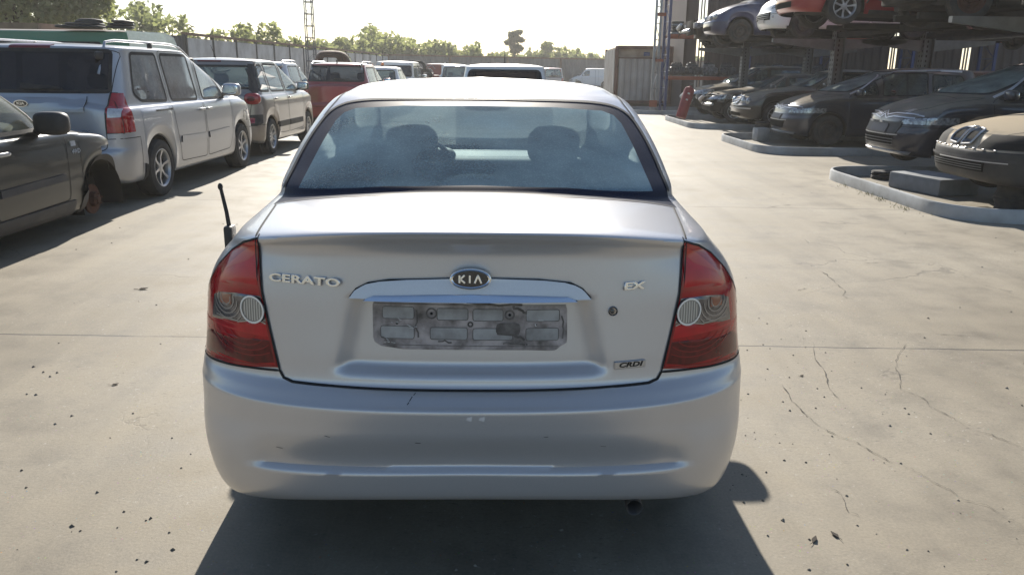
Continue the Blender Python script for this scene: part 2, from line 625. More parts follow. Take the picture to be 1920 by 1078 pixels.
# ---------------------------------------------------------------- shared materials
M_RUB = mat('black_rubber', (0.022, 0.022, 0.024), 0.75, noise=0.5, nscale=9, col2=(0.07, 0.062, 0.052))
M_TYRE = mat('tyre_rubber', (0.03, 0.03, 0.031), 0.85, noise=0.6, nscale=7, col2=(0.10, 0.088, 0.07), bump=0.3, bscale=80)
M_PLB = mat('black_plastic', (0.028, 0.028, 0.03), 0.55, noise=0.5, nscale=6, col2=(0.075, 0.07, 0.06))
M_DARK = mat('underbody_dark', (0.018, 0.017, 0.016), 0.9, noise=0.6, nscale=5, col2=(0.05, 0.04, 0.03))
M_SEAM = mat('panel_gap', (0.012, 0.012, 0.013), 0.8)
M_CHR = mat('chrome', (0.80, 0.81, 0.83), 0.14, 1.0)
M_ALLOY = mat('alloy_rim', (0.56, 0.56, 0.57), 0.35, 0.75, noise=0.4, nscale=14, col2=(0.22, 0.20, 0.17))
M_STEEL = mat('steel_rim', (0.05, 0.048, 0.046), 0.6, 0.3, noise=0.5, nscale=12, col2=(0.14, 0.1, 0.07))
M_SEAT = mat('seat_cloth', (0.045, 0.05, 0.055), 0.9, noise=0.4, nscale=12)
M_DASH = mat('dashboard_plastic', (0.05, 0.055, 0.06), 0.7)
M_RUST = mat('rusty_iron', (0.11, 0.047, 0.030), 0.8, 0.2, noise=0.7, nscale=14, col2=(0.05, 0.028, 0.02), bump=0.4, bscale=50)
P_SILVER = paint('silver_paint', (0.57, 0.56, 0.565), 0.52, 0.34, dust=0.20, coat=0.5, top=0.6, dcol=(0.50, 0.45, 0.38))

# ---------------------------------------------------------------- silver sedan in the foreground
def hero_disp(p):
    x, y, z = p
    ax = abs(x)
    if y < 0.5 and 0.28 < z < 1.0 and ax < 0.75:
        # recess for the plate: wider at the bottom, sunk between the two flanks
        hw = lerp(0.372, 0.322, (z - 0.70) / 0.21)
        m_ = (1 - sstep(hw - 0.036, hw + 0.006, ax)) * sstep(0.686, 0.712, z) * (1 - sstep(0.905, 0.912, z))
        p[1] += 0.032 * m_
        # groove across the bumper above the lower lip
        g = (1 - sstep(0.56, 0.68, ax))
        zc = 0.444 - 0.028 * (ax / .6) ** 2
        p[1] += 0.024 * g * sstep(zc - 0.020, zc - 0.004, z) * (1 - sstep(zc - 0.002, zc + 0.11, z))

HL = 4.48
HERO_ROWS = [
 # zs,   W,    zr,   yr,    zf,   yf,   Lr,  Lf,  n
 (0.200, .800, .318, .110, .200, 4.30, .46, .60, 2.7),
 (0.205, .822, .320, .070, .205, 4.33, .48, .60, 2.7),
 (0.255, .853, .345, .035, .260, 4.40, .51, .60, 2.7),
 (0.330, .872, .405, .020, .340, 4.45, .525, .62, 2.7),
 (0.370, .878, .435, .016, .400, 4.47, .53, .62, 2.7),
 (0.430, .883, .480, .010, .460, 4.48, .54, .62, 2.65),
 (0.520, .887, .560, .003, .540, 4.48, .565, .62, 2.5),
 (0.585, .885, .614, .000, .600, 4.47, .57, .62, 2.5),
 (0.589, .885, .619, .003, .604, 4.47, .567, .62, 2.5),
 (0.594, .884, .622, .010, .610, 4.47, .56, .62, 2.5),
 (0.626, .880, .645, .040, .640, 4.46, .53, .62, 2.5),
 (0.638, .878, .657, .062, .650, 4.46, .51, .62, 2.5),
 (0.648, .876, .667, .068, .660, 4.45, .505, .62, 2.5),
 (0.720, .866, .745, .076, .740, 4.42, .50, .62, 2.5),
 (0.800, .857, .825, .084, .800, 4.38, .49, .62, 2.5),
 (0.865, .845, .905, .090, .870, 4.25, .48, .62, 2.5),
 (0.915, .824, .967, .094, .920, 4.05, .48, .66, 2.5),
 (0.955, .796, 1.020, .096, .950, 3.85, .48, .7, 2.5),
 (0.985, .768, 1.055, .085, .965, 3.65, .49, .74, 2.5),
 (1.002, .753, 1.081, .058, .975, 3.52, .52, .76, 2.5),
 (1.010, .745, 1.091, .052, .980, 3.46, .525, .76, 2.5),
 (1.018, .741, 1.097, .066, .985, 3.42, .53, .76, 2.5),
 (1.034, .738, 1.106, .250, .992, 3.38, .55, .76, 2.6),
 (1.046, .739, 1.110, .450, 1.000, 3.36, .56, .76, 2.8),
 (1.060, .741, 1.113, .600, 1.005, 3.34, .58, .76, 3.0),
 (1.090, .741, 1.132, .650, 1.030, 3.28, .58, .75, 3.2),
 (1.140, .736, 1.190, .790, 1.100, 3.10, .55, .70, 3.4),
 (1.210, .720, 1.252, .945, 1.180, 2.90, .52, .66, 3.5),
 (1.280, .698, 1.315, 1.110, 1.270, 2.72, .50, .62, 3.6),
 (1.340, .672, 1.362, 1.240, 1.340, 2.56, .50, .58, 3.6),
 (1.378, .642, 1.390, 1.330, 1.385, 2.46, .46, .50, 3.5),
 (1.396, .612, 1.402, 1.372, 1.408, 2.40, .44, .46, 3.4),
 (1.405, .592, 1.410, 1.392, 1.414, 2.37, .43, .44, 3.2),
 (1.430, .545, 1.434, 1.490, 1.438, 2.28, .37, .38, 3.0),
 (1.449, .430, 1.455, 1.610, 1.456, 2.20, .28, .28, 2.7),
 (1.460, .250, 1.466, 1.750, 1.465, 2.10, .16, .16, 2.4),
 (1.465, .000, 1.470, 1.900, 1.465, 1.93, .01, .01, 2.0),
]
HERO_O = Vector((-0.108, 1.97, 0.0)); HERO_RZ = radians(1.35)
hero_bm = loft(HERO_ROWS, HL, wheels=((0.985, 0.30, 0.345), (3.595, 0.30, 0.345)), ds=0.0115, nr=58, nf=24, bow=0.03,
               hood=(3.3, 0.20, 0.50, 0.95), zp=2.6, arch_top=0.80, disp=hero_disp, side_n=44)
HERO_M = Matrix.Translation(HERO_O) @ Matrix.Rotation(HERO_RZ, 4, 'Z')
#ENDHEROBODY
# ---------------------------------------------------------------- generic car pieces
def inpoly(p, poly):
    poly = ccw(poly)
    for i in range(len(poly)):
        a, b = poly[i], poly[(i + 1) % len(poly)]
        if (b[0] - a[0]) * (p[1] - a[1]) - (b[1] - a[1]) * (p[0] - a[0]) < -1e-7: return False
    return True

def region(bm, jobs):
    """jobs: (view, [convex outlines], filter). cuts all outlines in, then collects the faces inside any of them"""
    for view, polys, filt in jobs:
        for p in polys: cut(bm, view, p, filt)
    out = []
    for f in bm.faces:
        c = f.calc_center_median()
        for view, polys, filt in jobs:
            if filt(c, f.normal):
                q = (c[AX[view][0]], c[AX[view][1]])
                if any(inpoly(q, p) for p in polys):
                    out.append(f); break
    return out

def mirx(poly): return [(-x, z) for x, z in poly]

G_SIDE = glass('side_glass', (0.66, 0.76, 0.74), 0.28, (0.46, 0.54, 0.52), 0.08, refl=.14)
G_PALE = glass('pale_reflecting_glass', (0.22, 0.25, 0.26), 0.45, (0.68, 0.70, 0.70), 0.10, 30, refl=.35)  # pale film puts the reflected sky into the pane colour, besides the mirror part
G_DUSTY = glass('dusty_glass', (0.55, 0.62, 0.60), 0.38, (0.42, 0.43, 0.40), 0.15, 60)
G_TINT = glass('tinted_glass', (0.03, 0.03, 0.04), 0.04, (0.3, 0.3, 0.32), 0.04)
M_RED = mat('red_lens', (0.42, 0.008, 0.012), 0.12, 0.0, noise=0.5, nscale=18, col2=(0.22, 0.004, 0.008), coat=1.0)
M_CLR = mat('clear_lens', (0.62, 0.63, 0.64), 0.15, 0.3, noise=0.5, nscale=25, col2=(0.3, 0.3, 0.31), coat=1.0)
M_HEAD = mat('headlamp_lens', (0.48, 0.50, 0.51), 0.12, 0.4, noise=0.9, nscale=22, col2=(0.07, 0.07, 0.08), coat=1.0)

def add_wheel(parent, x, y, z, R, sgn, rim='alloy', n=7, w=0.20, flat=0.0, name='wheel'):
    t = MB()
    rr = R * 0.66
    prof = [(-w / 2 + .01, rr), (-w / 2, rr + .02), (-w / 2 - .004, R * .84), (-w / 2 + .012, R * .96), (-w / 2 + .035, R - .003), (-w / 2 + .05, R),
            (-.02, R), (-.018, R - .008), (.018, R - .008), (.02, R), (w / 2 - .05, R), (w / 2 - .035, R - .003), (w / 2 - .012, R * .96), (w / 2 + .004, R * .84), (w / 2, rr + .02), (w / 2 - .01, rr)]
    t.lathe(prof, (0, 0, 0), 'x', 40)
    o = t.obj(name, M_TYRE, parent, 30)
    o.location = (x, y, z)
    s = sgn
    r = MB()
    if rim == 'alloy':
        xo = s * (w / 2 - .018)
        r.lathe([(xo, rr - .018), (xo + s * .012, rr - .004), (xo + s * .010, rr + .006), (-s * w * .4, rr), (-s * w * .4, rr - .02), (xo - s * .02, rr - .024), (xo, rr - .018)], (0, 0, 0), 'x', 40)
        r.lathe([(xo - s * .012, 0), (xo - s * .012, .026), (xo - s * .018, .055), (xo - s * .05, .058)], (0, 0, 0), 'x', 20)
        for k in range(n):
            a = 2 * pi * k / n + 0.3
            Rm = Matrix.Rotation(a, 3, 'X')
            y0, y1 = .04, rr - .015
            w0, w1 = rr * .16, rr * (.20 if n < 8 else .13)
            vs = []
            for (yy, ww, xx) in ((y0, w0, xo - s * .014), ((y0 + y1) / 2, w0 * .8, xo - s * .020), (y1, w1, xo + s * .002)):
                for dx in (0, -s * .025):
                    vs += [Rm @ Vector((xx + dx, yy, -ww / 2)), Rm @ Vector((xx + dx, yy, ww / 2))]
            fs = []
            for q in (0, 4):
                fs += [(q, q + 1, q + 5, q + 4), (q + 2, q + 6, q + 7, q + 3), (q, q + 4, q + 6, q + 2), (q + 1, q + 3, q + 7, q + 5)]
            r.add(vs, fs)
        ro = r.obj('rim', M_ALLOY, o, 40)
        b = MB(); b.lathe([(xo - s * .06, 0), (xo - s * .06, rr - .02)], (0, 0, 0), 'x', 24); b.lathe([(xo - s * .045, .03), (xo - s * .045, rr * .62), (xo - s * .055, rr * .62)], (0, 0, 0), 'x', 24)
        b.obj('brake_disc', M_DARK, o)
    else:
        xo = s * (w / 2 - .02)
        r.lathe([(xo, rr + .004), (xo - s * .002, rr - .015), (xo - s * .03, rr - .03), (xo - s * .045, rr * .72), (xo - s * .02, rr * .55), (xo - s * .03, rr * .3), (xo - s * .01, rr * .24), (xo - s * .01, 0)], (0, 0, 0), 'x', 32)
        for k in range(5):
            a = 2 * pi * k / 5
            r.lathe([(0, .012), (s * .018, .011), (s * .018, 0)], (xo - s * .03, cos(a) * rr * .4, sin(a) * rr * .4), 'x', 8)
        r.obj('rim', M_STEEL if rim == 'steel' else M_RUST, o, 40)
    return o

def add_liner(mb, x, y, z, R, sgn, depth=0.34):
    """dark arch shell behind the wheel"""
    n = 20; vs = []; fs = []
    for i in range(n + 1):
        a = -0.25 + (pi + 0.5) * i / n
        for xx in (x, x - sgn * depth):
            vs.append((xx, y + cos(a) * R, z + sin(a) * R))
    for i in range(n): fs.append((2 * i, 2 * i + 1, 2 * i + 3, 2 * i + 2))
    c = len(vs); vs.append((x - sgn * depth, y, z))
    for i in range(n): fs.append((2 * i + 1, 2 * i + 3, c))
    mb.add(vs, fs)

def add_seat(parent, x, y, z, mt=None, w=0.50, head=True, name='front_seat', h=0.60):
    s = MB()
    s.ell((x, y + .22, z), (w / 2, .26, .09), .45, .5)
    R = Matrix.Rotation(radians(14), 3, 'X')
    s.ell((x, y - .05, z + h * .5), (w / 2, .075, h * .52), .5, .6, R=R)
    if head:
        s.ell((x, y - .13, z + h + .10), (.135, .055, .10), .6, .6, R=R)
        for q in (-.06, .06): s.tube([(x + q, y - .12, z + h * .9), (x + q, y - .13, z + h + .06)], .008, 6)
    return s.obj(name, mt or M_SEAT, parent)

def add_mirror(parent, x, y, z, sgn, m, name='door_mirror', s=1.0, dark=False):
    mb = MB()
    mb.ell((x + sgn * .115 * s, y, z + .06 * s), (.115 * s, .065 * s, .078 * s), .55, .7)
    mb.tube([(x - sgn * .03, y, z - .01), (x + sgn * .06, y + .005, z + .025)], [.032, .028], 8)
    o = mb.obj(name, m, parent)
    if dark: return o
    g = MB(); g.ell((x + sgn * .115 * s, y - .058 * s, z + .06 * s), (.097 * s, .010, .062 * s), .5, .6)
    g.obj('mirror_glass', mat('mirror_glass', (.8, .82, .84), .04, 1.0), o)
    return o

def add_handle(parent, sk, y, z, sgn, m):
    p, nn = sk.hit('side', (y, z), sgn)
    mb = MB()
    mb.ell((p.x + sgn * .022, y, z), (.012, .085, .017), .6, .6)
    mb.tube([(p.x, y - .07, z), (p.x + sgn * .022, y - .06, z)], .01, 6)
    mb.tube([(p.x, y + .07, z), (p.x + sgn * .022, y + .06, z)], .01, 6)
    return mb.obj('door_handle', m, parent)

def gen_rows(L, W, H, g=0.20, belt=0.95, beltr=None, cowl=1.02, rw0=0.12, rw1=0.45, ws0=3.1, ws1=2.2, tail=0.02, Lr=0.5, Lf=0.6, nR=2.9, nF=2.5,
             roofw=0.70, noseup=0.0, tum=1.0, hoodlen=None, rear_crown=0.03):
    w = W / 2
    br = beltr or belt
    yb = L - Lf; ya = Lr
    def R(zs, Wm, zr, yr, zf, yf, lr=None, lf=None, n=None):
        return (zs, Wm * w, zr, yr, zf, yf, lr if lr is not None else max(.2, ya - yr), lf if lf is not None else max(.3, yf - yb), n or nR)
    mid = (belt + H) / 2
    t = tum
    rows = [
     R(g, .92, g + .08, .09, g + .02, L - .12), R(g + .01, .94, g + .09, .06, g + .03, L - .09),
     R(g + .06, .97, g + .13, .02, g + .10, L - .03), R(.42, .99, .46, 0, .45, L), R(.55, 1.0, .57, 0, .56, L - .002),
     R(.60, 1.0, .61, .01, .61, L - .01), R(.64, .998, .65, tail + .015, .66, L - .03), R(.75, .995, .76, tail + .02, .76, L - .05),
     R(belt - .12, .985, br - .12, tail + .03, cowl - .13, L - .08), R(belt - .05, .972, br - .05, tail + .035, cowl - .05, L - .16, lf=.62),
     R(belt - .01, .955, br - .01, lerp(tail + .035, rw0, .8), cowl - .018, lerp(L, ws0, .45), lf=.68), R(belt + .005, .94, br, rw0, cowl - .004, lerp(L, ws0, .85), lf=.72),
     R(belt + .03, .93, br + .03, rw0 + .01, cowl + .01, ws0, lf=.74)]
    kk = min(1.0, (ws1 - rw1) / 1.75)
    def gh(f, Wm, n=None, lr=.45, lf=.62):
        z = lerp(belt + .03, H - .055, f)
        return R(z, Wm, lerp(br + .03, H - .05, f), lerp(rw0 + .01, rw1 - .03, f ** 1.15), lerp(cowl + .01, H - .06, f), lerp(ws0, ws1, f ** 1.08), lr=lr * (kk if f > .7 else 1), lf=lerp(.74, .55 * kk, f), n=n or 3.2)
    rw = roofw
    rows += [gh(.25, lerp(.93, rw, .26 * t)), gh(.5, lerp(.93, rw, .53 * t)), gh(.75, lerp(.93, rw, .78 * t)), gh(.9, lerp(.93, rw, .92)), gh(1.0, rw),
             R(H - .045, rw * .955, H - .042, rw1, H - .05, ws1 - .05, lr=.42 * kk, lf=.5 * kk, n=2.9),
             R(H - .025, rw * .80, H - .022, rw1 + .12 * kk, H - .026, ws1 - .18 * kk, lr=.36 * kk, lf=.4 * kk, n=2.6),
             R(H - .010, rw * .52, H - .008, rw1 + .30 * kk, H - .010, ws1 - .36 * kk, lr=.24 * kk, lf=.25 * kk, n=2.3),
             R(H - .002, rw * .22, H - .001, rw1 + .48 * kk, H - .002, ws1 - .55 * kk, lr=.1, lf=.1, n=2.1),
             R(H, 0, H, rw1 + .62 * kk, H, ws1 - .70 * kk, lr=.01, lf=.01, n=2)]
    return rows

def build_car(name, label, cat, loc, rz, P, group=None, rx=0.0, ry=0.0):
    """P: dict of the car's shape; returns (root, skin)"""
    root = empty(name, loc, rz, label, cat, group, rx, ry)
    L, W, H = P['L'], P['W'], P['H']
    Rw = P.get('R', 0.31); zw = Rw
    wy = P['wheels']
    rowkw = {k: P[k] for k in ('g', 'belt', 'beltr', 'cowl', 'rw0', 'rw1', 'ws0', 'ws1', 'tail', 'Lr', 'Lf', 'nR', 'nF', 'roofw', 'tum') if k in P}
    rows = gen_rows(L, W, H, **rowkw)
    belt = P.get('belt', .95); cowl = P.get('cowl', 1.02)
    noseD = cowl - P.get('nose', .72)
    bm = loft(rows, L, wheels=tuple((y, zw, Rw + .05) for y in wy), ds=P.get('ds', .03), nr=P.get('nr', 20), nf=P.get('nf', 20), bow=P.get('bow', .05),
              hood=(P.get('hoody', P.get('ws0', 3.1) - .1), noseD, .45, cowl - .03), arch_top=belt - .03, side_n=P.get('sn', 30), disp=P.get('disp'))
    pm = P['paint']
    G = P.get('glass', G_SIDE); GR = P.get('glass_rear', G); GF = P.get('glass_front', G)
    sk = Skin(bm)
    seam = MB(); trim = MB()
    sw = P.get('seam_w', .008); det = P.get('detail', True)
    # windows
    for poly in P.get('side_win', []):
        rp = roundpoly(poly, P.get('win_r', .05), 3)
        fs = region(bm, [('side', [rp], lambda c, n: abs(n.x) > .25 and c.z > belt - .15)])
        r_ = [f for f in fs if f.calc_center_median().x > 0]; l_ = [f for f in fs if f.calc_center_median().x <= 0]
        gm = P.get('side_glass', {}).get(tuple(poly[0]), G)
        extract(bm, r_, 'side_window', gm, root); extract(bm, l_, 'side_window', gm, root)
        if det:
            for s in (-1, 1): sk.strip(trim, 'side', rp, P.get('trim_w', .035), s, .003, step=.05)
    if P.get('rear_win'):
        rp = roundpoly(P['rear_win'], P.get('rwin_r', .06), 3)
        fs = region(bm, [('rear', [rp], lambda c, n: n.y < -.12 and c.y < P.get('rw1', .5) + .4 and c.z > belt - .25)])
        extract(bm, fs, 'rear_window', GR, root)
        if det: sk.strip(trim, 'rear', rp, .04, 1, .003, step=.04)
    if P.get('windscreen'):
        rp = roundpoly(P['windscreen'], .08, 3)
        fs = region(bm, [('front', [rp], lambda c, n: n.y > .12 and c.y > P.get('ws1', 2.2) - .4 and c.z > cowl - .08)])
        extract(bm, fs, 'windscreen', GF, root)
        if det: sk.strip(trim, 'front', rp, .045, 1, .003, step=.05)
    # lamps
    ly = P.get('lamp_y', .55)
    if 'lamp_y' in P: cut(bm, 'side', [(-.2, .4), (ly, .4), (ly, 1.6), (-.2, 1.6)], lambda c, n: c.y < ly + .3)
    for key, view, filt, nm, mt in (('tail', 'rear', lambda c, n: c.y < ly and n.y < .35, 'tail_light', M_RED), ('head', 'front', lambda c, n: c.y > L - .75 and n.y > -.3, 'headlight', P.get('head_mat', M_HEAD))):
        for poly in P.get(key + '_lamp', []):
            for q in (poly, mirx(poly)):
                fs = region(bm, [(view, [q], filt)])
                extract(bm, fs, nm, mt, root, off=.002)
                if det: sk.strip(seam, view, q, sw * 1.2, 1, .003, step=.04)
    # bumpers
    for key, view, filt, nm in (('rb', 'rear', lambda c, n: c.y < .56, 'rear_bumper'), ('fb', 'front', lambda c, n: c.y > L - .62, 'front_bumper')):
        if key in P:
            zt, mt = P[key]
            hw = W / 2 + .05
            q = [(-hw, 0), (hw, 0), (hw, zt), (-hw, zt)]
            side_q = [(-.1, 0), (.55, 0), (.55, zt), (-.1, zt)] if key == 'rb' else [(L - .6, 0), (L + .1, 0), (L + .1, zt), (L - .6, zt)]
            fs = region(bm, [('side', [side_q], lambda c, n: True)])
            if mt is None: bmesh.ops.delete(bm, geom=fs, context='FACES')
            else: extract(bm, fs, nm, mt, root)
            if det and mt is not None:
                for s in (-1, 1): sk.strip(seam, 'side', [(.02, zt), (.55, zt), (.55, .3)] if key == 'rb' else [(L - .06, zt), (L - .6, zt), (L - .6, .3)], sw, s, .002, closed=False, step=.05)
                sk.strip(seam, view, [(-W * .44, zt), (W * .44, zt)], sw, 1, .002, closed=False, step=.05)
    # doors
    for poly in P.get('doors', []):
        rp = roundpoly(poly, .05, 2)
        fs = region(bm, [('side', [rp], lambda c, n: abs(n.x) > .2 and abs(c.x) > W * .25)])
        extract(bm, [f for f in fs if f.calc_center_median().x > 0], 'door', pm, root)
        fs = [f for f in fs if f.is_valid]
        extract(bm, fs, 'door', pm, root)
        for s in (-1, 1): sk.strip(seam, 'side', rp, sw, s, .0025, step=.04)
    if 'hood' in P:
        hp = P['hood']
        if hp == 'auto':
            ws0 = P.get('ws0', 3.1)
            hp = [(-W * .40, ws0 - .30), (-W * .30, ws0 + .02), (0, ws0 + .06), (W * .30, ws0 + .02), (W * .40, ws0 - .30), (W * .375, L - .42), (W * .30, L - .2), (0, L - .09), (-W * .30, L - .2), (-W * .375, L - .42)]
        fs = region(bm, [('top', [hp], lambda c, n: n.z > .25 and c.y > P.get('ws0', 3.1) - .5 and c.z < cowl + .08)])
        extract(bm, fs, 'hood', P.get('hood_mat', pm), root)
        sk.strip(seam, 'top', hp, sw * 1.2, 1, .0025, step=.05)
    if 'tailgate' in P:
        sk.strip(seam, 'rear', roundpoly(P['tailgate'], .06, 3), sw * 1.2, 1, .0025, step=.04)
    for poly, view, s, wd in P.get('lines', []):
        sk.strip(seam, view, poly, wd, s, .002, closed=False, step=.04)
    for fn in P.get('patches', []):
        fn(root, sk, bm)
    body = bm_obj('body', bm, pm, root)
    if seam.v: seam.obj('panel_gaps', M_SEAM, root, recalc=False)
    if trim.v: trim.obj('window_seals', M_RUB, root, recalc=False)
    # underbody, liners, wheels
    ub = MB()
    g_ = P.get('g', .2)
    ub.box((0, L / 2, g_ + .10), (W * .62, L - .9, .12), bev=.02)
    ub.box((0, wy[0] / 2 + .22, g_ + .18), (W * .72, .3, .14), bev=.03)
    ub.box((0, L - .45, .47), (W * .66, .55, .34), bev=.04)
    for y in wy:
        for s in (-1, 1): add_liner(ub, s * (W / 2 - .045), y, zw, Rw + .045, s)
    ub.obj('underbody', M_DARK, root)
    wm = P.get('wheel_kinds', {})
    for i, y in enumerate(wy):
        for s in (-1, 1):
            k = wm.get((i, s), P.get('rim', 'alloy'))
            if k is None:
                hub = MB(); X = s * (W / 2 - .16)
                hub.lathe([(X - s * .02, .02), (X - s * .02, .145), (X + s * .004, .145), (X + s * .004, .075), (X + s * .05, .07), (X + s * .055, .03), (X + s * .07, .028), (X + s * .07, 0)], (0, y, zw), 'x', 28)
                for q in range(5):
                    a = 2 * pi * q / 5 + .3
                    hub.lathe([(X + s * .05, .009), (X + s * .075, .008), (X + s * .075, 0)], (0, y + cos(a) * .052, zw + sin(a) * .052), 'x', 8)
                hub.tube([(X - s * .02, y, zw), (X - s * .4, y, zw)], .04, 8)
                hub.obj('brake_disc', M_RUST, root)
            else:
                add_wheel(root, s * (W / 2 - .125), y, zw, Rw, s, k, P.get('spokes', 7), P.get('tw', .20))
    # inside
    if P.get('interior', True):
        fy = P.get('seat_y', (P.get('ws0', 3.1) + P.get('ws1', 2.2)) / 2 - .75)
        z0 = P.get('seat_z', .58)
        for s in (-1, 1): add_seat(root, s * W * .2, fy, z0, h=min(.62, belt + .12 - z0 + .15))
        if P.get('rear_seat', True): add_seat(root, 0, fy - .95, z0, w=W * .68, head=False, name='rear_seat', h=.56)
        d = MB(); d.ell((0, P.get('ws0', 3.1) - .42, cowl - .14), (W * .38, .3, .14), .5, .5); d.lathe([(0, .19), (.012, .2), (.024, .19)], (0, 0, 0), 'x', 4)
        d = MB(); d.ell((0, P.get('ws0', 3.1) - .42, cowl - .14), (W * .38, .3, .14), .5, .5)
        d.obj('dashboard', M_DASH, root)
        sw_ = MB()
        pts = [Vector((-W * .2 + .18 * cos(a * pi / 9), P.get('ws0', 3.1) - .82 + .05 * sin(a * pi / 9), cowl - .08 + .17 * sin(a * pi / 9))) for a in range(18)]
        sw_.tube(pts, .014, 6, closed=True); sw_.tube([pts[0], pts[9]], .012, 6)
        sw_.obj('steering_wheel', M_PLB, root)
    if P.get('mirrors', True):
        my = P.get('mirror_y', P.get('ws0', 3.1) - .55); mz = P.get('mirror_z', belt + .06)
        for s in P.get('mirror_sides', (-1, 1)):
            p, nn = sk.hit('side', (my, mz), s)
            add_mirror(root, p.x, my, mz, s, P.get('mirror_mat', pm), s=P.get('mirror_s', 1.0), dark=P.get('dark_mirror', False))
    for (y, z) in P.get('handles', []):
        for s in (-1, 1): add_handle(root, sk, y, z, s, P.get('handle_mat', pm))
    return root, sk

def rails(root, sk, W, y0, y1, x, m=None, foot=None):
    for s in (-1, 1):
        pts = []
        for i in range(13):
            t = i / 12
            y = lerp(y0, y1, t)
            z = sk.hit('top', (s * x, y))[0].z + .055 * min(1, min(t, 1 - t) * 8) ** .5 + .004
            pts.append((s * x, y, z))
        mb = MB(); mb.tube(pts, .014, 8)
        o = mb.obj('roof_rail', m or M_ALLOY, root)
        f = MB()
        for yy in (y0 + .08, y1 - .08, (y0 + y1) / 2):
            z = sk.hit('top', (s * x, yy))[0].z
            f.ell((s * x, yy, z + .02), (.025, .10 if yy != (y0 + y1) / 2 else .04, .045), .6, .8)
        f.obj('rail_foot', foot or M_PLB, o)

# ---------------------------------------------------------------- silver sedan: parts
hero = empty('silver_sedan', HERO_O, HERO_RZ, 'silver saloon seen from behind in the middle of the yard, its number plate removed', 'car')
hs = Skin(hero_bm)
LT = [[(.595, 1.043), (.65, 1.021), (.705, .985), (.757, .935), (.797, .88), (.585, .90)],
      [(.585, .90), (.797, .88), (.820, .84), (.842, .78), (.853, .72), (.860, .645), (.735, .662), (.635, .673), (.538, .680)]]
LIDR = [[(-.5, .655), (.5, .655), (.527, .663), (.538, .680), (.563, .79), (.585, .9), (-.585, .9), (-.563, .79), (-.538, .68), (-.527, .663)],
        [(-.585, .9), (.585, .9), (.595, 1.0435), (-.595, 1.0435)]]
def base_y(x): return .565 + .135 * (abs(x) / .67) ** 2.2
LIDT = []
xs = [0, .17, .34, .5, .6]
for a, b in zip(xs, xs[1:]):
    LIDT.append([(a, -.2), (b, -.2), (b, base_y(b)), (a, base_y(a))])
LIDT += [[(.6, .19), (.632, .42), (.6, .42)], [(.6, .42), (.632, .42), (.669, base_y(.67)), (.6, base_y(.6))]]
LIDT += [mirx(p) for p in LIDT]
LIDT = [p for p in LIDT]
f_low = lambda c, n: c.y < .36 and c.z < 1.06 and n.y < 0.2
f_top = lambda c, n: c.z > 1.035 and c.y < .75 and n.z > 0.05
lid_faces = region(hero_bm, [('rear', LIDR, f_low), ('top', LIDT, f_top)])
trunk = extract(hero_bm, lid_faces, 'trunk_lid', P_SILVER, hero)
# tail lights
M_LENS = mat('tail_lens_red', (0.40, 0.003, 0.008), 0.15, 0.0, noise=0.35, nscale=30, col2=(0.14, 0.002, 0.004), coat=.5, coat_rough=.02, spec=.3)
M_LENSD = mat('tail_lens_dark', (0.13, 0.002, 0.005), 0.15, 0.0, noise=0.8, nscale=45, col2=(0.05, 0.001, 0.003), coat=.5, coat_rough=.02, spec=.3)
M_LENSB = mat('tail_lens_bright', (0.52, 0.008, 0.016), 0.15, 0.0, noise=0.4, nscale=20, col2=(0.26, 0.004, 0.008), coat=.5, coat_rough=.02, spec=.3)
M_LENSO = mat('tail_lens_orange', (0.50, 0.03, 0.015), 0.15, coat=.4)
M_FACET = mat('lens_facet', (0.25, 0.004, 0.008), 0.2, coat=.5)
M_REFL = mat('lamp_reflector', (0.22, 0.22, 0.24), 0.2, 0.85, noise=0.9, nscale=30, col2=(0.05, 0.05, 0.06), coat=1.0)
M_FROST = mat('reverse_bulb_glass', (0.36, 0.35, 0.32), 0.25, 0.3, coat=1.0)
seam = MB()
